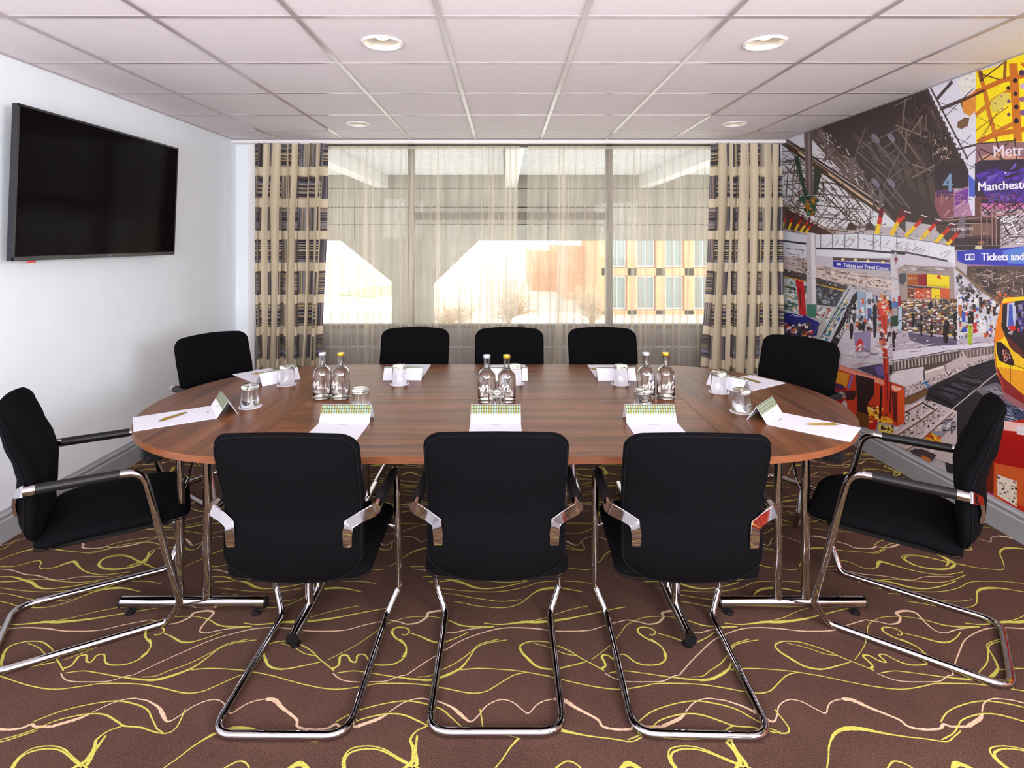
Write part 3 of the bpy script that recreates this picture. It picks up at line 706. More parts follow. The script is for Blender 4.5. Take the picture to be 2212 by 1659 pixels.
# gable line and dark lean-to
mpoly('a', [(60, 1030), (460, 1230), (980, 1500), (900, 1480), (560, 1390), (60, 1330)], (84, 60, 50)); mline('a', [(60, 1010), (960, 1480)], 16, (150, 112, 90))
mlines('a', [(60, 1060), (460, 1260), (560, 1380), (60, 1320)], 30, [DK, (130, 96, 74)], (40, 120), (6, 10), [90, 25])
for x in (1000, 1240):
    mpoly('a', [(x - 55, 1330), (x - 40, 1270), (x, 1240), (x + 45, 1270), (x + 65, 1330), (x + 50, 1350), (x - 50, 1350)], (74, 60, 58)); mpoly('a', [(x - 45, 1345), (x + 55, 1345), (x + 40, 1385), (x - 30, 1385)], (206, 186, 186))
# yellow red struts
for x0, y0, x1, y1, w_ in ((1330, 1400, 1380, 1180, 56), (1520, 1410, 1630, 1190, 56), (120, 1330, 160, 1190, 26), (205, 1340, 245, 1200, 26), (285, 1350, 360, 1215, 26), (350, 1370, 450, 1240, 26), (410, 1390, 490, 1290, 24)):
    xm, ym = x0 + (x1 - x0) * .6, y0 + (y1 - y0) * .6; mline('a', [(x0, y0), (xm, ym)], w_, (250, 210, 40)); mline('a', [(xm, ym), (x1, y1)], w_, (214, 44, 28)); mline('a', [(x1, y1), (x1 + (x1 - x0) * .3, y1 + (y1 - y0) * .5)], w_, (110, 20, 44))
# -- upper right: pale glazing, lattice column, yellow sheet
mpoly('b', [(430, 400), (1110, 160), (1110, 1700), (1040, 1560), (900, 1330)], (226, 224, 238))
for p, w_ in (([(430, 400), (880, 1320)], 44), ([(480, 380), (960, 1330)], 22), ([(560, 560), (760, 330)], 40), ([(600, 690), (860, 580), (1150, 460)], 44), ([(1000, 200), (1110, 240)], 10), ([(560, 580), (830, 700)], 8), ([(660, 790), (860, 590)], 9), ([(780, 1040), (1010, 1150)], 8), ([(830, 1180), (1000, 1020)], 8), ([(830, 1200), (1110, 1130)], 26), ([(920, 1330), (1110, 1150)], 12), ([(930, 1380), (1110, 1470)], 8), ([(970, 1480), (1110, 1320)], 9), ([(860, 560), (930, 740)], 30), ([(860, 590), (1060, 390)], 12), ([(420, 620), (640, 1020)], 30), ([(480, 650), (690, 1010)], 20), ([(560, 700), (570, 1270)], 12), ([(275, 480), (290, 770)], 18)):
    mline('b', p, w_, (78, 62, 62) if w_ > 16 else (70, 58, 66))
for k in range(13): x = 470 + k * 33; y = 470 + k * 68; mpoly('b', [(x, y), (x + 16, y - 6), (x + 30, y + 28), (x + 12, y + 34)], (240, 238, 246))
mscat('b', [(500, 1040), (650, 1010), (790, 1300), (640, 1400), (560, 1300)], 34, [(150, 110, 90), (214, 188, 170), (44, 32, 34)], (16, 60), (6, 14), 50, 40)
mpoly('b', [(820, 330), (900, 240), (1060, 190), (1060, 400), (870, 520)], (236, 232, 222))
for x, y, r_ in ((950, 300, 20), (1020, 320, 22), (930, 410, 12), (990, 400, 14), (1000, 240, 16)): mpoly('b', [(x + r_ * math.cos(k * .785), y + r_ * math.sin(k * .785)) for k in range(8)], (206, 200, 212))
mpoly('b', [(880, 580), (1070, 430), (1070, 700), (980, 780), (900, 720)], (226, 146, 60)); mpoly('b', [(830, 850), (920, 790), (980, 800), (960, 900), (880, 940), (820, 920)], (120, 92, 62))
mpoly('b', [(1060, 190), (1110, 170), (1900, -120), (3200, -600), (3200, 1060), (1062, 1120)], (250, 226, 24))
mpoly('b', [(1100, 160), (1400, 60), (1420, 110), (1110, 200)], (216, 204, 200))
for p, w_, cl in (([(1100, 180), (1180, 460), (1220, 700), (1320, 1060)], 56, (206, 120, 34)), ([(1060, 470), (1400, 320), (1700, 250)], 62, (200, 108, 30)), ([(1060, 760), (1300, 560), (1560, 410)], 52, (206, 128, 30)), ([(1080, 1110), (1300, 1010), (1700, 940)], 64, (204, 110, 30)), ([(1300, 990), (1560, 860)], 52, (206, 120, 30)), ([(1540, 100), (1600, 1100)], 110, (206, 116, 30)), ([(1440, 60), (1430, 300)], 40, (150, 84, 36)), ([(1120, 200), (1140, 330)], 50, (110, 62, 34)), ([(1110, 330), (1420, 90)], 16, (84, 50, 34)), ([(860, 590), (1180, 440)], 34, (96, 52, 34)), ([(1140, 240), (1370, 310)], 16, (110, 60, 30)), ([(1060, 960), (1480, 650)], 10, (130, 72, 30)), ([(1090, 1100), (1490, 500)], 8, (130, 72, 30)), ([(1060, 780), (1440, 940)], 7, (130, 76, 30)), ([(1120, 1110), (1280, 820)], 8, (120, 66, 30)), ([(1640, 100), (2200, 500)], 40, (206, 116, 30)), ([(1700, 900), (2600, 400)], 50, (206, 116, 30)), ([(2000, 0), (2050, 1090)], 90, (206, 116, 30))):
    mline('b', p, w_, cl)
mpoly('b', [(1250, 580), (1400, 480), (1480, 470), (1500, 600), (1330, 720), (1270, 720)], (226, 206, 90))
for x, y, r_, cl in ((1565, 320, 30, (30, 22, 30)), (1478, 415, 25, (50, 36, 34)), (1570, 490, 28, (44, 30, 50)), (1485, 585, 24, (120, 80, 110)), (1580, 658, 30, (28, 22, 34)), (1485, 755, 24, (110, 76, 96)), (1580, 835, 34, (40, 28, 40)), (1390, 520, 17, (180, 150, 130)), (1310, 612, 13, (150, 110, 110)), (1398, 685, 15, (170, 130, 150)), (1650, 220, 38, (70, 50, 90)), (1655, 560, 36, (150, 100, 140)), (1665, 730, 38, (120, 80, 140)), (1665, 390, 36, (206, 180, 214))):
    mpoly('b', [(x + r_ * math.cos(k * pi / 7), y + r_ * math.sin(k * pi / 7)) for k in range(14)], cl)
# sign strips
mpoly('b', [(1060, 1130), (3200, 1040), (3200, 1330), (1055, 1400)], (148, 108, 116)); mpoly('b', [(1100, 1300), (1400, 1200), (1700, 1330), (1100, 1390)], (206, 150, 128))
for p in ([(1060, 1130), (1570, 1090)], [(1080, 1200), (1160, 1390)], [(1110, 1190), (1460, 1350)], [(1060, 1390), (1480, 1120)], [(1320, 1060), (1400, 1360)], [(1560, 1060), (1590, 1370)]): mline('b', p, 16, (66, 42, 50))
mpoly('c', [(1050, -150), (1120, -200), (3200, -260), (3200, 360), (1130, 360), (1050, 240)], (54, 38, 60))
mpoly('c', [(1080, 10), (1240, -60), (1700, -90), (3200, -120), (3200, 340), (1240, 340), (1130, 160)], (78, 48, 160))
mpoly('c', [(1130, 350), (3200, 350), (3200, 560), (1130, 560)], (206, 116, 176)); mpoly('c', [(1130, 430), (3200, 400), (3200, 1000), (1250, 1000)], (196, 178, 186))
mscat('c', [(1080, -60), (1700, -100), (1700, 330), (1250, 330)], 34, [(96, 50, 176), (60, 40, 120), (44, 32, 60), (116, 84, 190)], (80, 200), (30, 80), -30, 30)
mlines('c', [(1060, 200), (1700, 150), (1700, 620), (1140, 620)], 150, [(50, 34, 46), (120, 52, 76), (66, 40, 60)], (90, 260), (5, 13), [-40, 35, -75, 60, -15])
mlines('c', [(1260, 560), (1700, 420), (1700, 900), (1380, 900)], 190, [(92, 76, 76), (60, 48, 50), (236, 234, 240), (150, 136, 140)], (60, 220), (6, 14), [-28, -35, 60, 0])
mpoly('b', [(540, 1400), (900, 1360), (970, 1470), (970, 1700), (540, 1700)], (52, 38, 44)); mpoly('c', [(540, -60), (975, -60), (975, 130), (540, 200)], (52, 38, 48))
mpoly('c', [(540, 200), (780, 150), (780, 520), (620, 560), (540, 400)], (140, 86, 96)); mpoly('c', [(780, 200), (1000, 120), (1040, 520), (780, 540)], (178, 126, 164)); mpoly('c', [(790, 230), (970, 150), (980, 330), (790, 380)], (120, 60, 160)); mpoly('c', [(560, 180), (780, 170), (780, 260), (560, 270)], (92, 52, 96))
mpoly('c', [(970, -80), (1010, -80), (1050, 60), (1050, 520), (1030, 530), (970, 340)], (226, 224, 240)); mpoly('c', [(970, -20), (1050, 60), (1050, 270), (975, 260)], (76, 100, 200))
mpoly('c', [(1050, 520), (1050, 280), (1130, 260), (1130, 640), (1050, 640)], (110, 72, 64))
mlines('c', [(560, 220), (1040, 200), (1030, 530), (620, 540)], 40, [(226, 190, 214), (84, 48, 60), (196, 132, 120)], (60, 200), (4, 9), [-45, -55, 0, 90])
mtext('c', '4', 640, 100, 330, (126, 156, 190), 0, 'LEFT', .8, 6)
mtext('b', 'Metrolink', 1280, 1235, 215, (232, 222, 236), -3, 'LEFT', .92, 3); mtext('c', 'Manchester', 1085, 145, 158, W_, -3, 'LEFT', .95, 4)
mpoly('b', [(1430, 1490), (1450, 1485), (1455, 1505), (1435, 1510)], W_)
# middle: departures board
mpoly('c', [(540, 560), (1130, 500), (1380, 560), (1380, 950), (800, 950), (560, 700)], (82, 62, 62)); mpoly('c', [(1000, 600), (1120, 560), (1260, 620), (1260, 760), (980, 760)], (128, 96, 88)); mline('c', [(600, 580), (1130, 530), (1700, 460)], 12, (176, 130, 120)); mline('c', [(560, 610), (1250, 580)], 28, (50, 36, 38)); mline('c', [(700, 620), (1120, 605)], 7, (196, 176, 172)); mpoly('c', [(850, 500), (930, 540), (920, 930), (800, 930)], (122, 108, 118))
mtext('c', 'Departures', 690, 680, 78, (214, 196, 200), -2, 'LEFT', .95); mtext('c', 'Destination', 800, 756, 50, (170, 150, 156), 0, 'LEFT', .95); mtext('c', 'Pl', 1150, 745, 54, (170, 146, 142), 0)
mpoly('c', [(800, 800), (1360, 790), (1360, 940), (800, 950)], (58, 46, 52)); mline('c', [(800, 890), (1360, 890)], 9, (120, 110, 118)); mpoly('c', [(1060, 900), (1130, 885), (1150, 930), (1110, 950), (1050, 930)], (214, 206, 160)); mpoly('c', [(1090, 840), (1170, 830), (1180, 870), (1100, 870)], (150, 96, 70))
for x in (1130, 1205, 1270, 1320): mline('c', [(x, 380), (x + 4, 900)], 11, (176, 130, 122))
for x, y in ((40, 640), (250, 690), (430, 740), (610, 790), (720, 860)):     # struts right of centre
    mline('c', [(x - 60, y + 100), (x + 40, y - 60)] if x == 40 else [(x - 90, y + 90), (x + 30, y - 40)], 46, (250, 206, 40)); mline('c', [(x + 30, y - 40), (x + 110, y - 120)], 42, (212, 52, 30)); mline('c', [(x + 110, y - 120), (x + 150, y - 170)], 34, (110, 30, 50)); mline('c', [(x + 110, y - 190), (x + 190, y - 165)], 14, (230, 214, 226))
# white gallery
mpoly('a', [(70, 1340), (430, 1400), (430, 1700), (90, 1700)], (226, 230, 244)); mpoly('a', [(550, 1400), (1300, 1390), (1700, 1430), (1700, 1700), (550, 1700)], (232, 234, 246))
mpoly('c', [(-20, 770), (290, 800), (790, 900), (810, 1230), (700, 1110), (-20, 1000)], (236, 236, 246)); mpoly('c', [(-20, 960), (460, 1040), (760, 1110), (820, 1200), (1060, 1420), (1020, 1440), (1600, 1700), (800, 1720), (-20, 1720)], (214, 208, 222))
mline('a', [(550, 1400), (1100, 1392), (1700, 1430)], 9, (130, 130, 140)); mline('a', [(70, 1345), (430, 1405)], 8, (130, 130, 140)); mline('a', [(550, 1580), (1000, 1590), (1700, 1650)], 26, (50, 44, 52)); mline('a', [(80, 1480), (430, 1520)], 24, (48, 42, 50)); mline('c', [(-20, 960), (200, 985), (460, 1035), (700, 1090)], 24, (70, 62, 66)); mline('c', [(-20, 770), (500, 845), (780, 905)], 10, (120, 110, 110))
for x in (615, 765, 925, 1095, 1290, 1380, 1590): mline('a', [(x, 1400), (x, 1600)], 10, (110, 106, 116))
for x, y in ((55, 640), (285, 700), (460, 740), (630, 790)): mline('c', [(x, y), (x, y + 300)], 9, (196, 196, 206))
mlines('a', [(560, 1400), (1700, 1440), (1700, 1600), (560, 1560)], 60, [(120, 90, 80), (150, 150, 170), (190, 200, 230)], (40, 160), (3, 9), [-40, -50, 20]); mlines('c', [(0, 800), (780, 940), (780, 1080), (0, 960)], 60, [(140, 104, 80), (110, 100, 100), (196, 190, 200)], (40, 150), (3, 8), [-20, -35, 80])
for k in range(9): x = 30 + k * 85; mpoly('c', [(x, 715 + k * 13), (x + 22, 718 + k * 13), (x + 11, 750 + k * 13)], mr_.choice([(220, 60, 40), (70, 100, 200), (240, 210, 60), (90, 190, 120), (220, 90, 170)]))
# tickets signs
mpoly('d', [(540, 130), (800, 150), (1500, 190), (1500, 330), (1200, 300), (760, 300), (560, 250)], (206, 200, 216)); mpoly('d', [(770, 150), (1500, 185), (1500, 215), (770, 190)], (90, 72, 70)); mpoly('d', [(770, 200), (1505, 235), (1505, 325), (780, 280)], (52, 52, 176))
for x, y in ((900, 180), (1060, 185), (1220, 200), (1410, 215)): mpoly('d', [(x - 26, y), (x, y - 20), (x + 26, y), (x, y + 20)], (255, 232, 170))
mtext('d', 'Tickets and Travel Centre', 905, 255, 70, W_, 4.5, 'LEFT', .78, 1.5); mpoly('d', [(825, 228), (875, 232), (875, 256), (825, 252)], W_)
mpoly('c', [(820, 960), (1360, 930), (1700, 900), (3000, 820), (3000, 1170), (1700, 1160), (960, 1140), (830, 1090)], (58, 62, 184)); mpoly('c', [(1400, 960), (1700, 900), (2200, 880), (1900, 1130), (1480, 1120)], (92, 130, 214)); mline('c', [(960, 1140), (1700, 1165), (3000, 1175)], 12, (170, 120, 170))
mtext('c', 'Tickets and Travel Centre', 1135, 1040, 138, W_, -.5, 'LEFT', .85, 4)
mpoly('c', [(920, 1000), (1045, 995), (1050, 1075), (925, 1078)], W_); mpoly('c', [(936, 1012), (978, 1010), (968, 1062), (934, 1064)], (58, 62, 184)); mpoly('c', [(1015 + 26 * math.cos(k * .6), 1036 + 30 * math.sin(k * .6)) for k in range(10)], (58, 62, 184)); mline('c', [(1016, 1024), (1016, 1058)], 11, W_)
# gallery underside bands
mpoly('d', [(90, 130), (430, 170), (430, 370), (90, 280)], (206, 190, 190)); mpoly('d', [(550, 240), (980, 340), (1600, 470), (1600, 590), (550, 420)], (224, 204, 198)); mlines('d', [(560, 250), (1590, 480), (1590, 580), (560, 410)], 80, [(120, 96, 96), (96, 74, 70), (170, 146, 140)], (20, 110), (3, 10), [12, 80, 10]); mlines('d', [(90, 20), (430, 60), (430, 360), (90, 270)], 50, [(110, 92, 92), (170, 140, 120)], (30, 130), (4, 10), [8, 85])
mpoly('d', [(95, 290), (430, 370), (430, 460), (110, 390)], (84, 76, 76)); mpoly('d', [(560, 410), (960, 520), (940, 580), (560, 490)], (84, 78, 80)); mline('d', [(110, 390), (430, 462)], 12, (240, 176, 30)); mline('d', [(560, 500), (950, 585)], 12, (236, 180, 40))
mpoly('d', [(1510, 220), (1600, 130), (1590, 560), (1520, 510)], (214, 206, 216)); mpoly('d', [(1560, 180), (1590, 130), (1610, 180), (1575, 250)], (166, 60, 56))
# concourse, left half
mpoly('d', [(105, 410), (430, 470), (430, 900), (120, 850)], (204, 212, 214)); mscat('d', [(110, 470), (430, 480), (430, 880), (120, 830)], 90, [(110, 150, 146), (238, 240, 244), (64, 70, 72), (170, 186, 196), (70, 110, 110), (190, 170, 130)], (20, 90), (6, 40), 15, 30)
mpoly('d', [(290, 440), (390, 450), (410, 560), (430, 910), (340, 880), (320, 620)], (206, 40, 48)); mpoly('d', [(330, 560), (345, 530), (362, 570), (372, 760), (350, 790)], (120, 30, 40)); mpoly('d', [(120, 850), (420, 900), (600, 990), (560, 1160), (130, 1160)], (40, 44, 130)); mlines('d', [(190, 870), (390, 890), (390, 920), (190, 900)], 12, [(206, 210, 240)], (10, 50), (5, 9), [8])
mpoly('d', [(110, 1000), (480, 1010), (520, 1190), (110, 1170)], (48, 36, 60)); mscat('d', [(115, 1000), (480, 1010), (520, 1180), (115, 1160)], 60, [(206, 60, 50), (230, 220, 230), (90, 60, 90), (30, 24, 40), (220, 130, 60), (60, 60, 130)], (20, 80), (12, 34), 10, 40)
mpoly('d', [(440, 750), (560, 760), (570, 940), (440, 900)], (70, 130, 112)); mpoly('d', [(560, 500), (900, 590), (880, 790), (565, 760)], (70, 76, 86)); mscat('d', [(570, 540), (880, 620), (860, 770), (575, 740)], 40, [(44, 48, 54), (120, 130, 140), (96, 84, 80), (150, 160, 170)], (16, 60), (14, 50), 0, 30)
mpoly('d', [(570, 770), (820, 810), (700, 1000), (560, 930)], (206, 206, 208)); mscat('d', [(570, 770), (800, 810), (690, 980), (560, 920)], 40, [(120, 150, 146), (196, 60, 60), (240, 238, 240), (120, 120, 116)], (14, 60), (10, 24), -40, 30)
mpoly('d', [(430, 0), (545, 0), (560, 750), (440, 750)], (206, 198, 210)); mpoly('d', [(490, 0), (545, 0), (560, 750), (505, 750)], (240, 236, 244))
# escalator
mpoly('d', [(560, 1220), (940, 560), (1090, 560), (1090, 720), (800, 1320), (560, 1250)], (190, 196, 206))
mscat('d', [(620, 1180), (930, 640), (960, 720), (700, 1240)], 70, [(60, 140, 150), (40, 100, 170), (214, 180, 100), (60, 64, 70), (230, 234, 240), (120, 130, 140)], (18, 60), (14, 34), -58, 12)
for p, w_, cl in (([(590, 1220), (985, 560)], 10, (60, 56, 62)), ([(620, 1240), (1010, 570)], 9, (230, 230, 236)), ([(540, 1100), (930, 560)], 6, (120, 126, 130)), ([(700, 1270), (1000, 700)], 12, (214, 216, 226))): mline('d', p, w_, cl)
mpoly('d', [(740, 1250), (1030, 640), (1090, 580), (1095, 700), (820, 1300)], (46, 40, 46)); mtext('d', 'Restaurant & Bar', 838, 1190, 86, W_, -62.5, 'LEFT', .92, 1)
# posters, people, post
for x0, x1, y0, y1, cl in ((1085, 1190, 590, 960, (150, 176, 206)), (1195, 1285, 600, 970, (206, 214, 230)), (1215, 1270, 800, 965, (50, 96, 170)), (1515, 1620, 720, 790, (96, 130, 190)), (1520, 1600, 790, 910, (170, 160, 170)), (1510, 1620, 910, 1020, (44, 76, 60)), (1620, 1650, 640, 780, (150, 30, 50)), (1290, 1400, 640, 700, (90, 70, 70)), (1345, 1390, 680, 960, (190, 36, 40))): mpoly('d', [(x0, y0), (x1, y0 + 10), (x1, y1), (x0, y1)], cl)
mscat('d', [(900, 760), (1290, 680), (1500, 640), (1640, 650), (1640, 1150), (1000, 1180), (900, 1060)], 150, [(226, 222, 232), (90, 80, 86), (56, 46, 54), (206, 96, 60), (150, 170, 200), (240, 238, 244), (36, 30, 36)], (10, 50), (14, 80), 0, 10)
mpoly('d', [(820, 1300), (940, 1080), (1660, 1150), (1660, 1480), (1420, 1500), (1000, 1580), (870, 1530), (890, 1400)], (214, 204, 218)); mpoly('d', [(1040, 1120), (1260, 1090), (1250, 1370), (1060, 1360)], (150, 136, 176)); mpoly('d', [(1080, 1230), (1130, 1190), (1170, 1260), (1160, 1350), (1060, 1350)], (206, 50, 56)); mpoly('d', [(1120, 1260), (1150, 1300), (1140, 1360), (1100, 1350)], (240, 214, 210))
for x, h0, h1 in ((1310, 740, 1180), (1120, 980, 1090), (1160, 980, 1090), (1560, 1100, 1360), (1010, 980, 1200)): mpoly('d', [(x - 20, h0 + 40), (x, h0), (x + 24, h0 + 40), (x + 26, (h0 + h1) / 2), (x + 12, h1), (x - 14, h1), (x - 24, (h0 + h1) / 2)], (40, 34, 44))
mline('d', [(890, 1400), (1420, 1440), (1660, 1400)], 5, (150, 136, 150)); mlines('d', [(900, 1300), (1660, 1250), (1650, 1470), (1000, 1540)], 24, [(170, 160, 176), (240, 236, 246)], (60, 200), (3, 10), [5, -5, 30])
# right half: kiosk
mpoly('c', [(60, 1180), (160, 1140), (780, 1170), (800, 1720), (100, 1720)], (170, 150, 146))
mlines('c', [(80, 1130), (780, 1180), (790, 1260), (100, 1240)], 50, [(110, 96, 100), (230, 226, 234), (150, 140, 150)], (30, 160), (4, 12), [3, 5, -60])
mpoly('c', [(185, 1260), (320, 1260), (320, 1400), (190, 1390)], (176, 88, 36)); mpoly('c', [(320, 1265), (435, 1255), (440, 1410), (325, 1400)], (150, 22, 36)); mpoly('c', [(440, 1255), (725, 1280), (722, 1440), (445, 1412)], (250, 226, 30)); mtext('c', 'snacks', 455, 1395, 48, (150, 90, 20), 3); mtext('c', 'soups', 590, 1410, 48, (150, 90, 20), 3)
mpoly('c', [(570, 1280), (600, 1262), (625, 1320), (570, 1310)], (200, 50, 24)); mpoly('c', [(185, 1400), (740, 1450), (740, 1475), (185, 1425)], (70, 50, 50))
for x0, x1, cl in ((190, 280, (120, 60, 40)), (285, 385, (212, 70, 36)), (390, 490, (206, 92, 60)), (500, 605, (250, 220, 30)), (612, 730, (216, 96, 50))): mpoly('c', [(x0, 1435), (x1, 1445), (x1, 1580), (x0, 1560)], cl)
mtext('c', '£2', 535, 1550, 62, (120, 60, 20)); mscat('c', [(195, 1450), (480, 1460), (480, 1550), (195, 1540)], 26, [(236, 200, 170), (250, 224, 200)], (10, 34), (6, 12), 0, 8); mtext('c', 'DAYS', 190, 1310, 46, (236, 190, 150), 2)
mpoly('c', [(80, 1250), (165, 1240), (180, 1330), (130, 1400), (85, 1370)], (76, 76, 88)); mpoly('c', [(0, 1010), (40, 970), (68, 1060), (30, 1140)], (190, 190, 206)); mpoly('c', [(20, 1060), (45, 1030), (62, 1060), (35, 1110)], (150, 40, 46))
ks = [(110, 60), (820, 30), (830, 560), (100, 450)]
mpoly('e', ks, (110, 86, 84)); mscat('e', ks, 330, [(230, 220, 224), (56, 40, 44), (206, 150, 90), (40, 60, 96), (150, 60, 60), (60, 90, 66), (240, 234, 240), (30, 24, 30), (196, 176, 170), (220, 190, 90)], (14, 70), (8, 26), 0, 12)
mscat('e', [(110, 60), (820, 30), (820, 180), (110, 160)], 80, [(250, 236, 220), (210, 130, 60), (90, 50, 40), (250, 220, 120)], (10, 40), (5, 12), 0, 10)
mpoly('e', [(120, 440), (840, 520), (1330, 500), (1320, 620), (600, 720), (0, 840), (-20, 620)], (196, 180, 198)); mpoly('e', [(200, 460), (640, 520), (830, 540), (820, 620), (470, 640), (220, 560)], (104, 92, 120)); mpoly('e', [(0, 700), (560, 640), (1310, 590), (1310, 640), (600, 720), (0, 840)], (226, 218, 232))
mpoly('e', [(830, 0), (1400, 0), (1360, 240), (1330, 500), (840, 540)], (216, 212, 222)); mscat('e', [(850, 10), (1360, 10), (1330, 500), (850, 530)], 150, [(60, 48, 50), (240, 238, 244), (150, 140, 150), (206, 110, 60), (66, 100, 190), (90, 70, 70), (200, 60, 66)], (8, 40), (14, 60), 0, 12)
for x0, y0, x1, y1, cl in ((835, 110, 885, 250, (200, 104, 40)), (890, 200, 935, 330, (60, 90, 190)), (890, 390, 950, 460, (56, 80, 180)), (965, 360, 1020, 620, (170, 190, 50)), (1030, 340, 1080, 470, (196, 56, 60)), (1110, 300, 1200, 470, (232, 232, 238)), (0, 70, 60, 150, (80, 120, 190)), (0, 150, 60, 250, (170, 160, 160)), (0, 250, 70, 380, (40, 66, 54)), (80, 130, 118, 440, (190, 214, 240)), (965, 190, 1040, 350, (44, 36, 40)), (1110, 60, 1150, 210, (60, 50, 50)), (1205, 60, 1250, 230, (50, 42, 44)), (1290, 90, 1325, 250, (60, 50, 50)), (70, 0, 105, 130, (160, 26, 40))): mpoly('e', [(x0, y0), (x1, y0), (x1, y1), (x0, y1)], cl)
for x, h0, h1, w_ in ((265, 200, 400, 22), (370, 210, 510, 18), (490, 60, 170, 30), (690, 300, 600, 34), (665, 330, 590, 18), (15, 440, 700, 20), (500, 330, 520, 20), (800, 150, 560, 20)): mpoly('e', [(x - w_, h0 + 40), (x, h0), (x + w_, h0 + 40), (x + w_, (h0 + h1) / 2), (x + w_ * .6, h1), (x - w_ * .6, h1), (x - w_, (h0 + h1) / 2)], (36, 28, 36))
mline('e', [(832, 0), (845, 600)], 16, (226, 230, 244)); mline('e', [(-20, 830), (300, 780), (700, 700), (1310, 640)], 10, (90, 70, 84))
# dark sky band right, trusses descending to train
mpoly('c', [(960, 1150), (3000, 1180), (3000, 1720), (1480, 1720), (1060, 1420), (950, 1300)], (92, 74, 70)); mpoly('c', [(1060, 1180), (1340, 1180), (1330, 1520), (1200, 1480)], (66, 52, 56)); mlines('c', [(970, 1180), (1690, 1190), (1690, 1600), (1480, 1640), (1040, 1390)], 170, [(150, 124, 110), (50, 38, 38), (206, 190, 186), (120, 84, 66)], (20, 140), (4, 12), [-10, 90, 0, 30, -25])
mline('c', [(800, 1170), (1080, 1400), (1400, 1660)], 26, (170, 140, 110)); mline('c', [(820, 1180), (1100, 1410), (1420, 1670)], 8, (60, 44, 40)); mscat('c', [(830, 1260), (1060, 1440), (1380, 1700), (840, 1700)], 60, [(56, 44, 46), (130, 116, 120), (240, 238, 244)], (14, 50), (20, 70), 0, 15)
mscat('c', [(1240, 1480), (1480, 1500), (1600, 1640), (1400, 1640)], 26, [(210, 70, 36), (250, 120, 40), (120, 40, 30)], (20, 70), (6, 14), 40, 20)
# ballast, retaining wall, track
mpoly('e', [(-30, 850), (600, 730), (1310, 650), (1310, 800), (500, 1130), (160, 1320), (160, 1160), (0, 1100)], (196, 178, 180))
mpoly('e', [(0, 850), (640, 735), (880, 700), (900, 760), (660, 880), (400, 960), (0, 960)], (92, 76, 74)); mpoly('e', [(900, 700), (1310, 650), (1310, 730), (960, 790)], (120, 100, 96))
for k in range(30): x = 30 + k * 44; y = 845 - k * 6.7; mline('e', [(x, y), (x + 4, y + 100 - k * 1.2)], 16 - k * .2, (206, 190, 186))
mpoly('e', [(40, 960), (400, 900), (410, 1060), (170, 1160), (30, 1090)], (220, 208, 214)); mpoly('e', [(400, 960), (670, 880), (690, 960), (410, 1060)], (206, 186, 180)); mline('e', [(405, 980), (670, 900)], 22, (236, 226, 228)); mline('e', [(400, 950), (410, 1060), (440, 1130)], 18, (66, 60, 72)); mline('e', [(670, 880), (690, 980), (740, 1000)], 12, (76, 64, 66))
bal = [(160, 1160), (420, 1080), (1000, 840), (1310, 740), (1310, 800), (500, 1130), (170, 1290)]
mscat('e', bal, 260, [(120, 96, 90), (230, 218, 220), (80, 62, 60), (176, 150, 146), (240, 232, 236)], (8, 26), (6, 16), -25, 40)
mscat('e', [(380, 1110), (450, 1080), (460, 1170), (400, 1160)], 10, [(80, 150, 200), (50, 110, 170)], (14, 40), (10, 26), 0, 40)
mpoly('e', [(160, 1300), (450, 1170), (440, 1260), (160, 1420)], (120, 84, 56)); mline('e', [(160, 1310), (450, 1175)], 14, (80, 56, 46))
mpoly('e', [(440, 1240), (460, 1170), (1000, 900), (1310, 800), (1330, 960), (1340, 1000), (1700, 1350), (3200, 1900), (3200, 2600), (700, 2600), (600, 1700), (420, 1330)], (48, 44, 50))
mpoly('e', [(600, 1200), (800, 1110), (1000, 1180), (760, 1330)], (66, 66, 82)); mpoly('e', [(900, 1020), (1200, 1080), (1130, 1120), (850, 1070)], (76, 72, 78))
for p in ([(560, 1180), (860, 1270)], [(650, 1130), (1000, 1240)], [(830, 1070), (1110, 1150)], [(900, 1020), (1180, 1070)], [(480, 1260), (780, 1400)]): mline('e', p, 26, (30, 26, 30))
mlines('e', [(480, 1240), (1000, 900), (1310, 820), (1330, 1000), (800, 1400)], 50, [(90, 86, 96), (30, 28, 34), (70, 66, 80)], (60, 220), (4, 12), [18, -30])
mline('e', [(760, 1450), (1340, 980)], 13, (206, 190, 186)); mpoly('e', [(1050, 1190), (1330, 1100), (1700, 1330), (1700, 1500), (1250, 1330)], (112, 108, 120)); mpoly('e', [(1150, 1180), (1380, 1160), (1430, 1250), (1250, 1260)], (150, 146, 156))
mlines('e', [(1050, 1180), (1380, 1130), (1700, 1420), (1500, 1600), (1300, 1340)], 60, [(44, 40, 50), (96, 92, 110), (150, 110, 120)], (60, 200), (5, 12), [22, 10, -30]); mpoly('e', [(1380, 1150), (1700, 1260), (1700, 1500), (1440, 1300)], (158, 100, 108))
mpoly('e', [(1300, 1320), (1700, 1450), (1900, 1700), (1450, 1620)], (66, 72, 100)); mscat('e', [(1300, 1330), (1680, 1440), (1680, 1640), (1450, 1600)], 40, [(40, 44, 60), (110, 120, 150), (170, 170, 186)], (30, 110), (6, 20), 22, 20)
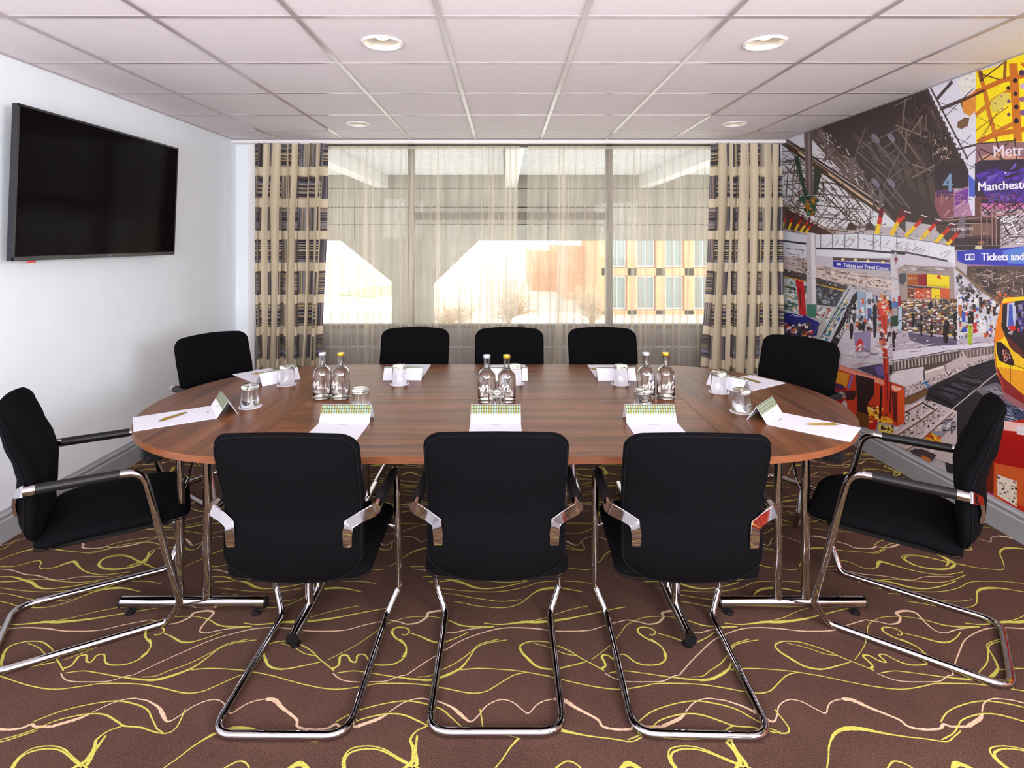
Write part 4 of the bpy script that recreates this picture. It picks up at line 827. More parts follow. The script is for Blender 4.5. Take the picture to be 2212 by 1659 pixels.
# white rails and ballast by the red cabinet (source f)
mpoly('f', [(990, 620), (1300, 560), (1660, 700), (1660, 1400), (900, 1150), (840, 1000), (850, 880)], (206, 188, 190)); trk = [(1000, 640), (1290, 560), (1640, 760), (1300, 1300), (900, 1100), (860, 900)]
mscat('f', trk, 260, [(70, 56, 56), (236, 226, 230), (120, 100, 96), (176, 156, 156), (40, 32, 34), (244, 238, 242)], (10, 40), (8, 22), -40, 50)
for p in ([(990, 690), (1210, 570)], [(850, 1010), (1180, 800), (1410, 640)], [(1150, 1090), (1400, 870), (1610, 690)], [(1000, 1180), (1150, 1090)]):
    mline('f', p, 40, (226, 208, 210)); mline('f', [(x, y + 24) for x, y in p], 14, (150, 100, 86)); mline('f', [(x, y + 36) for x, y in p], 6, (70, 46, 44))
mline('f', [(1210, 590), (1370, 680)], 22, (60, 54, 62)); mline('f', [(1170, 780), (1200, 840)], 16, (110, 70, 60))
mscat('f', [(1450, 830), (1660, 740), (1660, 1000), (1480, 950)], 40, [(90, 84, 96), (190, 184, 196), (50, 46, 54), (130, 124, 140)], (20, 70), (10, 26), -30, 30)
mpoly('f', [(1260, 1020), (1340, 970), (1450, 1040), (1450, 1160), (1260, 1130)], (226, 146, 40)); mscat('f', [(1260, 1020), (1340, 970), (1450, 1040), (1450, 1160), (1250, 1130)], 20, [(196, 60, 24), (250, 200, 60), (90, 40, 20)], (20, 60), (12, 30), 20, 30)
mpoly('f', [(1050, 1200), (1200, 1180), (1400, 1260), (1340, 1340), (1100, 1260)], (76, 62, 70)); mpoly('f', [(1210, 1260), (1320, 1310), (1310, 1360), (1200, 1300)], (206, 110, 50)); mpoly('f', [(1300, 950), (1540, 960), (1480, 1030), (1380, 1010)], (150, 144, 156))
# red cabinet and post
mpoly('f', [(160, 110), (960, 380), (990, 440), (990, 850), (900, 890), (520, 800), (400, 900), (90, 600), (60, 470), (90, 280)], (206, 56, 30))
mpoly('f', [(160, 115), (720, 310), (720, 370), (150, 165)], (240, 150, 130)); mpoly('f', [(820, 360), (940, 400), (960, 420), (880, 450), (820, 420)], (246, 176, 160)); mpoly('f', [(900, 440), (975, 430), (985, 840), (900, 870)], (224, 84, 36)); mpoly('f', [(820, 450), (890, 460), (890, 860), (840, 800)], (96, 30, 30))
mpoly('f', [(110, 180), (280, 230), (240, 400), (90, 330)], (226, 150, 40)); mpoly('f', [(70, 330), (190, 360), (230, 420), (200, 600), (80, 590)], (150, 26, 50)); mpoly('f', [(60, 340), (200, 370), (220, 420), (80, 400)], (60, 40, 90)); mpoly('f', [(250, 400), (310, 230), (330, 240), (280, 420)], (120, 110, 200)); mpoly('f', [(220, 440), (380, 440), (340, 560), (240, 560)], (60, 26, 34))
mpoly('f', [(360, 230), (600, 290), (600, 480), (520, 600), (540, 760), (380, 700), (370, 420)], (44, 22, 28)); mpoly('f', [(250, 580), (370, 560), (380, 700), (350, 800), (280, 720)], (214, 60, 40)); mpoly('f', [(160, 620), (220, 560), (250, 600), (250, 680)], (206, 190, 190))
mpoly('f', [(370, 700), (530, 760), (560, 920), (400, 900), (350, 800)], (110, 66, 30)); mpoly('f', [(500, 640), (640, 660), (700, 760), (820, 790), (840, 860), (700, 850), (540, 800)], (250, 190, 50)); mscat('f', [(520, 620), (700, 640), (840, 820), (700, 850), (540, 800)], 40, [(255, 236, 130), (206, 60, 24), (120, 40, 24), (250, 150, 40)], (16, 60), (10, 30), 10, 40)
mpoly('f', [(530, 800), (640, 810), (620, 940), (520, 930)], (196, 30, 30)); mpoly('f', [(530, 820), (585, 822), (583, 845), (530, 842)], (240, 180, 90)); mpoly('f', [(640, 880), (840, 890), (850, 1000), (660, 960)], (226, 200, 110)); mscat('f', [(640, 880), (840, 890), (840, 960), (660, 950)], 20, [(90, 60, 30), (250, 220, 90), (60, 30, 30)], (10, 40), (20, 50), 0, 10)
mlines('f', [(510, 640), (610, 670), (610, 700), (510, 680)], 20, [(250, 206, 150)], (10, 40), (8, 14), [14])
mline('f', [(690, 380), (670, 800)], 26, (40, 18, 24)); mline('f', [(815, 330), (800, 720)], 16, (50, 20, 26))
mpoly('f', [(370, 150), (660, 100), (740, 110), (730, 300), (480, 200)], (70, 60, 92)); mpoly('f', [(600, 130), (720, 110), (720, 260), (640, 230)], (110, 84, 150)); mpoly('f', [(790, 110), (830, 110), (830, 220), (800, 240)], (56, 48, 60)); mpoly('f', [(800, 260), (840, 220), (980, 240), (960, 370), (820, 320)], (226, 218, 226)) 
mpoly('f', [(725, -20), (775, -20), (780, 280), (800, 600), (740, 640), (735, 300)], (190, 40, 30)); mline('f', [(758, -20), (765, 560)], 12, (120, 22, 24))
mpoly('d', [(1390, 840), (1480, 840), (1470, 1100), (1480, 1640), (1430, 1640), (1400, 1100)], (206, 62, 40)); mline('d', [(1430, 860), (1450, 1640)], 16, (150, 30, 26)); mscat('d', [(1370, 640), (1500, 640), (1500, 880), (1390, 880)], 30, [(226, 60, 50), (250, 240, 240), (220, 140, 90), (240, 220, 200)], (16, 60), (20, 60), 0, 10)
mscat('d', [(1360, 1050), (1520, 1080), (1500, 1320), (1380, 1300)], 26, [(240, 226, 226), (70, 40, 46), (214, 110, 90)], (12, 50), (14, 60), 0, 20)
# pale and dark printed flecks and streaks laid over the concourse and yard
mscat('e', [(0, 100), (820, 60), (1310, 300), (1300, 560), (600, 640), (0, 700)], 170, [(250, 248, 250), (28, 22, 26), (236, 206, 160), (120, 110, 130)], (6, 30), (6, 16), 0, 30)
mlines('e', [(0, 600), (1310, 520), (1300, 620), (0, 820)], 40, [(248, 244, 250), (150, 120, 130), (110, 90, 110)], (80, 300), (4, 9), [-8, 30, 62])
mscat('d', [(560, 340), (1180, 345), (1600, 420), (1640, 640), (1000, 560), (110, 420), (110, 150), (400, 180)], 160, [(250, 246, 246), (70, 54, 52), (196, 150, 120), (40, 32, 34)], (6, 40), (4, 12), 12, 30)
mlines('d', [(840, 1250), (1660, 1200), (1660, 1470), (1000, 1560)], 40, [(250, 246, 252), (120, 104, 124), (176, 120, 120)], (60, 240), (4, 9), [-6, 25, -40])
# train
mpoly('e', [(1400, 90), (1440, 20), (1760, 0), (3200, -100), (3200, 1700), (1700, 1370), (1560, 1280), (1420, 1140), (1350, 1010), (1310, 780), (1310, 560), (1340, 330)], (250, 210, 30))
mpoly('e', [(1340, 330), (1400, 90), (1425, 90), (1400, 330), (1420, 440), (1440, 520), (1330, 600), (1310, 560)], (236, 132, 30)); mpoly('e', [(1420, 90), (1600, 60), (3200, -60), (3200, 900), (1900, 830), (1671, 790), (1540, 660), (1450, 520), (1400, 380)], (44, 34, 42))
mpoly('e', [(1480, 80), (1570, 80), (1590, 160), (1580, 380), (1500, 430), (1470, 380)], (196, 200, 226)); mpoly('e', [(1500, 100), (1545, 110), (1550, 280), (1570, 380), (1490, 390)], (70, 90, 180)); mpoly('e', [(1480, 390), (1570, 370), (1590, 430), (1530, 450)], (206, 40, 40)); mpoly('e', [(1500, 450), (1555, 440), (1540, 495), (1490, 480)], (170, 160, 160))
mscat('e', [(1590, 110), (1680, 100), (1680, 440), (1610, 440)], 24, [(60, 56, 130), (206, 60, 60), (140, 130, 160), (30, 26, 40)], (20, 60), (20, 90), 0, 20)
mline('e', [(1400, 90), (1430, 96), (1560, 70)], 14, (236, 90, 40)); mpoly('e', [(1440, 480), (1620, 640), (1671, 700), (1720, 800), (1520, 680)], (96, 40, 40)); mpoly('e', [(1330, 590), (1480, 620), (1700, 840), (1700, 920), (1560, 880), (1370, 830)], (240, 190, 40))
mpoly('e', [(1335, 590), (1400, 585), (1500, 680), (1570, 850), (1560, 890), (1500, 880), (1370, 820), (1340, 700)], (40, 26, 34)); mscat('e', [(1400, 690), (1480, 680), (1540, 840), (1440, 830)], 36, [(220, 80, 70), (240, 220, 220), (90, 40, 50), (250, 150, 120)], (8, 26), (6, 16), 30, 60)
mpoly('e', [(1370, 900), (1700, 960), (1700, 1260), (1560, 1140), (1430, 1030)], (236, 160, 40)); mpoly('e', [(1350, 900), (1430, 1040), (1560, 1150), (1700, 1270), (1700, 1380), (1430, 1220), (1340, 960)], (140, 44, 44)); mline('e', [(1518, 890), (1520, 1140)], 8, (90, 50, 20)); mline('e', [(1570, 880), (1700, 930)], 8, (60, 36, 20)); mline('e', [(1312, 560), (1330, 820), (1360, 1010), (1430, 1170)], 12, (196, 70, 60))
# lower right, beyond the chair: second red cabinet and lit kiosk
mpoly('p', [(2140, 915), (2360, 890), (2360, 1300), (2110, 1120)], (190, 40, 26)); mpoly('p', [(2150, 906), (2330, 930), (2330, 946), (2160, 928)], (240, 190, 186)); mpoly('p', [(2155, 930), (2300, 950), (2300, 1030), (2150, 1000)], (168, 22, 20)); mpoly('p', [(2105, 970), (2150, 980), (2150, 1060), (2100, 1050)], (236, 130, 30)); mpoly('p', [(2130, 1000), (2150, 1000), (2150, 1075), (2125, 1065)], (110, 36, 20)); mpoly('p', [(2152, 1000), (2300, 1030), (2300, 1120), (2150, 1080)], (206, 90, 40))
mpoly('p', [(2158, 1025), (2200, 1040), (2200, 1095), (2158, 1070)], (230, 214, 200)); mscat('p', [(2158, 1028), (2200, 1042), (2200, 1092), (2158, 1068)], 40, [(60, 46, 40), (240, 226, 210), (150, 110, 90)], (2, 8), (1.5, 4), 15, 20); mpoly('p', [(2100, 1050), (2150, 1068), (2150, 1090), (2095, 1062)], (196, 70, 150)); mpoly('p', [(2200, 920), (2260, 926), (2240, 944), (2200, 938)], (226, 214, 220))
me = bpy.data.meshes.new('mural_print'); me.from_pydata(mur_v, [], mur_f); me.update()
at_ = me.color_attributes.new('Col', 'FLOAT_COLOR', 'CORNER'); buf = []
for p, c in zip(me.polygons, mur_c): buf += list(c) * p.loop_total
at_.data.foreach_set('color', buf)
M_mural = pmat('mural_wallpaper', C(200, 190, 195), .38, 0, .35); va = N(M_mural, 'ShaderNodeVertexColor', layer_name='Col')
tc_ = N(M_mural, 'ShaderNodeTexCoord'); nn_ = N(M_mural, 'ShaderNodeTexNoise'); nn_.inputs['Scale'].default_value = 70; nn_.inputs['Detail'].default_value = 6; L(M_mural, tc_.outputs['Object'], nn_.inputs['Vector'])
rr_ = ramp(M_mural, [(.3, (.78, .76, .78, 1)), (.62, (1.0, 1.0, 1.0, 1))]); L(M_mural, nn_.outputs[0], rr_.inputs[0])
mm_ = N(M_mural, 'ShaderNodeMix', data_type='RGBA', blend_type='MULTIPLY'); mm_.inputs[0].default_value = .45; L(M_mural, va.outputs[0], mm_.inputs[6]); L(M_mural, rr_.outputs[0], mm_.inputs[7]); L(M_mural, mm_.outputs[2], bsdf(M_mural).inputs['Base Color'])
mo = link('photo_mural', me, M_mural, loc=(XR - .001, 0, 0)); tag(mo, 'photo mural of a railway station with signs and a yellow train, covering the right wall', 'mural')
#@@MURAL1

# ------------------------------------------------------------ television
tv = empty('television', (XL, 3.39, 1.40), label='large black flat television mounted on the white left wall', cat='television')
L_, H_ = 1.335, .775; th = math.radians(2.2)
R = Matrix.Rotation(th, 4, 'Y')
def tvpart(mb, name, m, **k):
    vs = []
    for v in mb.v:
        q = R @ Vector(v); vs.append((q.x + .07, q.y, q.z))
    mb.v = vs; return mb.build(name, m, tv, **k)
hl = L_ / 2
tvpart(MB().box(-.0, -hl, 0, .028, hl, H_), 'casing', M_tv, bevel=.004, sm=0)
tvpart(MB().box(.0275, -hl + .012, .022, .0295, hl - .012, H_ - .012), 'screen', M_screen, sm=0)
fr_ = MB()
for b in ((-hl, 0, hl, .022), (-hl, H_ - .011, hl, H_), (-hl, 0, -hl + .011, H_), (hl - .011, 0, hl, H_)):
    fr_.box(.026, b[0], b[1], .032, b[2], b[3])
tvpart(fr_, 'bezel', M_tv, sm=0)
tvpart(MB().box(-.055, -.25, .2, .0, .25, .55), 'wall_bracket', M_plastic, sm=0)
tvpart(MB().box(.01, -.56, -.012, .03, -.53, 0), 'indicator_lamp', pmat('red_led_plastic', C(205, 70, 60), .4), sm=0)
vs, fs = text_mesh('SHARP', .016)
mb = MB().add([(.0325, x, .011 + y) for x, y, z in vs], fs); tvpart(mb, 'lettering', M_inkgrey, sm=0)

# ------------------------------------------------------------ tables
ZT, TT = .74, .025; TX, TY = -.05, 2.685
def tabletop(poly, mat, name, parent):
    mb = MB(); n = len(poly); vs = []
    b = .0015
    mb.prism(poly, ZT - TT, ZT)
    me = bpy.data.meshes.new(name); me.from_pydata(mb.v, [], mb.f); me.update()
    mi = [0 if abs(p.normal.z) > .5 else 1 for p in me.polygons]; me.polygons.foreach_set('material_index', mi)
    me.materials.append(mat); me.materials.append(M_edge_wood)
    return link(name, me, None, parent)
def leg_frame(parent, cx, cy, along, ln, up_off, sgn):
    """T foot: long foot tube (along 'x' or 'y'), a pair of uprights, folding braces; local coordinates"""
    d = Vector((1, 0, 0)) if along == 'x' else Vector((0, 1, 0)); c = Vector((cx, cy, 0)); s = Vector((0, 1, 0)) if along == 'x' else Vector((1, 0, 0))
    ft = MB(); a = c + d * (-ln / 2) + Vector((0, 0, .045)); b = c + d * (ln / 2) + Vector((0, 0, .045)); ft.tube([a, b], .0215, 20)
    fo = ft.build('foot', M_chrome, parent)
    for e in (-1, 1):
        p = c + d * (e * (ln / 2 - .035)); MB().lathe([(.019, 0), (.02, .006), (.012, .011), (.006, .012), (.006, .028)], 16, tuple(p)).build('glide', M_plastic, fo)
        q = c + d * (e * ln / 2) + Vector((0, 0, .045)); MB().tube([q - d * e * .002, q + d * e * .004], .0222, 20).build('end_cap', M_plastic, fo)
    for e in (-1, 1):
        p = c + d * (up_off + e * .055); MB().tube([p + Vector((0, 0, .05)), p + Vector((0, 0, ZT - TT - .004))], .0165, 16).build('leg', M_chrome, parent)
    q = c + d * up_off
    MB().box(q.x - (.11 if along == 'x' else .03), q.y - (.03 if along == 'x' else .11), ZT - TT - .006, q.x + (.11 if along == 'x' else .03), q.y + (.03 if along == 'x' else .11), ZT - TT).build('mounting_plate', M_plastic, parent, sm=0)
    for e in (-1, 1):
        p = q + d * (e * .04)
        pts = [p + Vector((0, 0, .50)), p + s * sgn * .04 + Vector((0, 0, .53)), p + s * sgn * .10 + Vector((0, 0, .64)), p + s * sgn * .11 + Vector((0, 0, ZT - TT - .003))]
        MB().tube(fillet(pts, .03), .006, 8).build('folding_brace', M_chrome, parent)
def rect_table(y0, y1, label, sg):
    cy = (y0 + y1) / 2; t = empty('conference_table', (TX, cy, 0), label=label, cat='table', group='four tables pushed together')
    hw, hd = .9 - .0015, (y1 - y0) / 2 - .0015
    tabletop([(-hw, -hd), (hw, -hd), (hw, hd), (-hw, hd)], M_wood_x, 'tabletop', t)
    for sx in (-1, 1):
        leg_frame(t, sx * .728, .02 * sg, 'y', .60, -.065 * sg * 1.0, -sx)
rect_table(1.955, 2.672, 'rectangular walnut table nearest the camera, under the three front place cards', 1)
rect_table(2.672, 3.42, 'rectangular walnut table nearest the window, under the three back place cards', -1)
def half_table(sx, label):
    t = empty('half_round_table', (TX + sx * .9, TY, 0), label=label, cat='table', group='four tables pushed together')
    n = 48
    poly = []
    for k in range(n + 1):
        a = -pi / 2 + pi * k / n; poly.append((sx * (.001 + (.722 if sx > 0 else .694) * math.cos(a)), .731 * math.sin(a)))
    if sx < 0: poly = poly[::-1]
    tabletop(poly, M_wood_y, 'tabletop', t)
    for sy in (-1, 1): leg_frame(t, sx * .305, sy * .44, 'x', .58, sx * .0, -sy)
    a = math.radians(46)
    for sy in (-1, 1):
        c, s = math.cos(a), math.sin(a) * sy
        q = Vector((sx * .655 * c, .655 * s, 0)); mb = MB()
        mb.box(-.035, -.03, .64, .035, .03, ZT - TT); mb.box(-.028, -.036, .63, .028, .036, .66)
        m4 = Matrix.Translation(q) @ Matrix.Rotation(math.atan2(s, sx * c), 4, 'Z'); mb.v = [tuple(m4 @ Vector(v)) for v in mb.v]
        mb.build('linking_block', M_plastic, t, bevel=.003)
half_table(-1, 'half round walnut table end by the television wall')
half_table(1, 'half round walnut table end by the mural wall')

# ------------------------------------------------------------ chairs
def pad(outline, mid, thick, center, rings=9, p=2.6):
    """cushion: outline [(a,b)], mid(a,b)->Vector on mid surface, thick(a,b) half thickness, normal by callback"""
    n = len(outline); fr0 = []
    ks = [math.sin(pi / 2 * (i / rings)) for i in range(rings + 1)]     # denser near edge
    vs = []; fs = []
    def surf(sign):
        base = len(vs)
        a0, b0 = center; P, Nn, T = mid(a0, b0); vs.append(P + Nn * T * sign)
        for k in ks[1:]:
            for (a, b) in outline:
                aa = center[0] + (a - center[0]) * k; bb_ = center[1] + (b - center[1]) * k
                P, Nn, T = mid(aa, bb_); h = T * (1 - k ** p) ** (1 / 2.2) if k < 1 else 0
                vs.append(P + Nn * h * sign)
        return base
    b1 = surf(1); b2 = surf(-1)
    for base, fl_ in ((b1, False), (b2, True)):
        for i in range(n):
            j = (i + 1) % n; f = (base, base + 1 + i, base + 1 + j); fs.append(f[::-1] if fl_ else f)
        for r in range(rings - 1):
            for i in range(n):
                j = (i + 1) % n; o0 = base + 1 + r * n; o1 = o0 + n; f = (o0 + i, o1 + i, o1 + j, o0 + j); fs.append(f[::-1] if fl_ else f)
    bm = bmesh.new(); me = bpy.data.meshes.new('pad'); me.from_pydata([tuple(v) for v in vs], [], fs); bm.from_mesh(me)
    bmesh.ops.remove_doubles(bm, verts=bm.verts, dist=1e-5); bmesh.ops.recalc_face_normals(bm, faces=bm.faces); bm.to_mesh(me); bm.free()
    smooth(me, 80); return me
def rrect(x0, y0, x1, y1, rs, n=7, bulge=0):
    """rounded rectangle, radii (bl, br, tr, tl); bulge bows the bottom/top edges"""
    out = []
    for (cx, cy, r, a0) in ((x1 - rs[1], y0 + rs[1], rs[1], -pi / 2), (x1 - rs[2], y1 - rs[2], rs[2], 0), (x0 + rs[3], y1 - rs[3], rs[3], pi / 2), (x0 + rs[0], y0 + rs[0], rs[0], pi)):
        for k in range(n + 1):
            a = a0 + pi / 2 * k / n; out.append((cx + r * math.cos(a), cy + r * math.sin(a)))
    res = []
    m = len(out)
    for i in range(m):
        a = out[i]; b = out[(i + 1) % m]; res.append(a); d = math.hypot(b[0] - a[0], b[1] - a[1]); k = int(d / .03)
        for q in range(1, k + 1): res.append((a[0] + (b[0] - a[0]) * q / (k + 1), a[1] + (b[1] - a[1]) * q / (k + 1)))
    return res
def interp(tab, z):
    if z <= tab[0][0]: return tab[0][1]
    for (a, b), (c, d) in zip(tab, tab[1:]):
        if z <= c: t = (z - a) / (c - a); t = t * t * (3 - 2 * t) * .5 + t * .5; return b + (d - b) * t
    return tab[-1][1]
BM = [(.385, -.12), (.42, -.150), (.48, -.172), (.55, -.172), (.64, -.168), (.70, -.182), (.78, -.214), (.86, -.240), (.92, -.258)]
BT = [(.385, .02), (.45, .036), (.55, .044), (.66, .043), (.78, .036), (.92, .022)]
def back_mid(x, z):
    def pos(x, z): return Vector((x, interp(BM, z) - .028 * (1 - (x / .225) ** 2) + .006, z))
    e = .012; P = pos(x, z); dx = pos(x + e, z) - pos(x - e, z); dz = pos(x, z + e) - pos(x, z - e)
    return P, dz.cross(dx).normalized(), interp(BT, z)
def warp_back(x, z):
    # waist, crowned top, drooping bottom
    s = x / .228; z2 = z
    if z > .8: z2 = z - .016 * s * s * ((z - .8) / .12)
    if z < .5: z2 = z + .052 * s * s * ((.5 - z) / .115)
    return x * (1 - .02 * math.exp(-((z - .62) / .1) ** 2)), z2
def seat_mid(x, y):
    z = .436 - .016 * (1 - (x / .24) ** 2) * (1 if y < .22 else max(0, 1 - (y - .22) / .12)) * .6
    if y > .2: z -= .034 * ((y - .2) / .14) ** 2
    if y < -.05: z -= .012 * ((-.05 - y) / .1)
    e = .01; zz = .436 - (.034 * ((y + e - .2) / .14) ** 2 if y + e > .2 else 0); z1 = .436 - (.034 * ((y - e - .2) / .14) ** 2 if y - e > .2 else 0)
    n = Vector((0, -(zz - z1) / (2 * e), 1)).normalized()
    return Vector((x, y, z)), n, .036
chair_meshes = {}
def make_chair():
    t = empty('cantilever_chair', (0, 0, 0))
    ol = [warp_back(x, z) for x, z in rrect(-.228, .385, .228, .92, (.10, .10, .055, .055), 8)]
    me = pad(ol, back_mid, None, (0, .65)); me.name = 'backrest'; bo = link('backrest', me, M_black, t)
    # stitched seam round the back edge
    pts = []
    for x, z in ol + [ol[0], ol[1]]:
        xx = x * .955; zz = .65 + (z - .65) * .965; P, n, T = back_mid(xx, zz); pts.append(P - n * T * .42)
    MB().tube(pts, .0022, 5, cap=False).build('piping', M_seam, bo)
    so_ = rrect(-.238, -.165, .238, .325, (.05, .05, .10, .10), 8)
    me = pad(so_, seat_mid, None, (0, .09), p=4); me.name = 'seat'; st = link('seat', me, M_black, t)
    pts = []
    for x, y in so_ + [so_[0], so_[1]]:
        P, n, T = seat_mid(x * .985, .09 + (y - .09) * .985); pts.append(P - n * .017)
    MB().tube(pts, .0024, 5, cap=False).build('piping', M_seam, st)
    # one continuous chrome tube: arm, front leg, floor rail, rear bar and back again
    half = [(.262, -.165, .640), (.262, .165, .640), (.250, .287, .105), (.207, .245, .0135), (.205, -.292, .0135)]
    path = half + [(-x, y, z) for x, y, z in half[::-1]]
    rad = [0, .07, .035, .035, .07, .07, .035, .035, .07, 0]
    MB().tube(fillet(path, rad, 8), .0135, 14).build('tube_frame', M_chrome, t)
    for s in (-1, 1):
        MB().tube([(s * .262, -.145, .6405), (s * .262, .095, .6405)], .0175, 16).build('arm_sleeve', M_armpad, t)
        br = MB(); br.tube([(s * .262, -.178, .640), (s * .262, -.145, .640)], .0182, 16)
        # flat bracket plate folded on to the rear of the back
        c = [(s * .262, -.183, .640), (s * .222, -.196, .624), (s * .188, -.214, .610), (s * .184, -.218, .575), (s * .184, -.212, .535)]
        wdt = [.019, .0175, .017, .0155, .0135]; vs = []
        dirs = []
        for i in range(len(c)):
            a = Vector(c[max(0, i - 1)]); b = Vector(c[min(len(c) - 1, i + 1)]); d = (b - a).normalized(); dirs.append(d)
        for i, p in enumerate(c):
            d = dirs[i]; nn = Vector((0, -1, 0)); wv = d.cross(nn).normalized(); P = Vector(p); w_ = wdt[i]
            for q in (P + wv * w_ + nn * .004, P - wv * w_ + nn * .004, P - wv * w_ - nn * .006, P + wv * w_ - nn * .006): vs.append(q)
        fs = []
        for i in range(len(c) - 1):
            for q in range(4): q2 = (q + 1) % 4; fs.append((i * 4 + q, i * 4 + q2, (i + 1) * 4 + q2, (i + 1) * 4 + q))
        fs += [(3, 2, 1, 0), tuple(len(vs) - 4 + q for q in range(4))]
        pl = MB().add(vs, fs); me2 = bpy.data.meshes.new('arm_bracket'); me2.from_pydata([tuple(v) for v in pl.v], [], pl.f)
        bm = bmesh.new(); bm.from_mesh(me2); bmesh.ops.recalc_face_normals(bm, faces=bm.faces)
        bmesh.ops.bevel(bm, geom=list(bm.edges), offset=.002, segments=2, affect='EDGES'); bm.to_mesh(me2); bm.free()
        n0 = len(br.v); br.add([v.co[:] for v in me2.vertices], [tuple(p.vertices) for p in me2.polygons])
        br.build('arm_bracket', M_chrome, t)
    MB().tube([(-.252, .232, .372), (-.225, .222, .388), (.225, .222, .388), (.252, .232, .372)], .009, 10).build('seat_bar', M_chrome, t)
    MB().box(-.19, -.11, .386, .19, .25, .402).build('seat_pan', M_plastic, t, bevel=.004)
    return t
chair = make_chair()
def face(fx, fy): return math.atan2(-fx, fy)     # rotation so that local +Y points along (fx, fy)
CHAIRS = [
 (-.678, 1.965, 0.005, .999, 'black fabric chrome chair, left of the three with backs to the camera'),
 (-.028, 1.976, 0.0, 1, 'black fabric chrome chair, middle of the three with backs to the camera'),
 (.604, 1.965, .03, .999, 'black fabric chrome chair, right of the three with backs to the camera'),
 (-1.632, 2.225, .86, .51, 'black fabric chrome chair at far left foreground, seen from the side below the television'),
 (1.575, 2.182, -.795, .607, 'black fabric chrome chair at far right foreground, seen from the side before the mural'),
 (-1.64, 3.35, .809, -.588, 'black fabric chrome chair at the back left corner, against the white wall'),
 (-.597, 3.475, 0, -1, 'black fabric chrome chair facing the camera, left of three by the window'),
 (.028, 3.475, 0, -1, 'black fabric chrome chair facing the camera, middle of three by the window'),
 (.645, 3.475, 0, -1, 'black fabric chrome chair facing the camera, right of three by the window'),
 (1.58, 3.21, -.806, -.592, 'black fabric chrome chair at the back right corner, before the mural'),
]
for i, (x, y, fx, fy, lb) in enumerate(CHAIRS):
    o = chair if i == 0 else copy_tree(chair)
    o.location = (x, y, 0); o.rotation_euler = (0, 0, face(fx, fy)); tag(o, lb, 'chair', 'chairs around the conference table')

# ------------------------------------------------------------ writing pads with folded tent cards
M_band = pmat('lattice_print', C(230, 226, 180), .7)
tc = N(M_band, 'ShaderNodeTexCoord'); bk = N(M_band, 'ShaderNodeTexBrick'); bk.offset = 0; bk.inputs['Color1'].default_value = C(196, 170, 50); bk.inputs['Color2'].default_value = C(214, 228, 214)
mp = N(M_band, 'ShaderNodeMapping'); mp.inputs['Scale'].default_value = (1, 1, 1); L(M_band, tc.outputs['UV'], mp.inputs[0]); L(M_band, mp.outputs[0], bk.inputs['Vector'])
sxy = N(M_band, 'ShaderNodeSeparateXYZ'); L(M_band, tc.outputs['UV'], sxy.inputs[0])
cu_ = math_(M_band, 'MODULO', math_(M_band, 'FLOOR', math_(M_band, 'DIVIDE', sxy.outputs[0], .0052)), 2.0)
rowf = math_(M_band, 'FRACT', math_(M_band, 'DIVIDE', sxy.outputs[1], .0125))
edge = math_(M_band, 'ABSOLUTE', math_(M_band, 'SUBTRACT', rowf, .5))
dark = math_(M_band, 'GREATER_THAN', edge, .42)
colf = math_(M_band, 'ABSOLUTE', math_(M_band, 'SUBTRACT', math_(M_band, 'FRACT', math_(M_band, 'DIVIDE', sxy.outputs[0], .0052)), .5))
dk2 = math_(M_band, 'GREATER_THAN', colf, .44)
c_ = mixc(M_band, cu_, C(128, 112, 8), C(132, 164, 160)); c_ = mixc(M_band, math_(M_band, 'MULTIPLY', dk2, .5), c_, C(110, 120, 60)); c_ = mixc(M_band, dark, c_, C(22, 30, 46)); L(M_band, c_, bsdf(M_band).inputs['Base Color'])
M_band.node_tree.nodes.remove(bk)

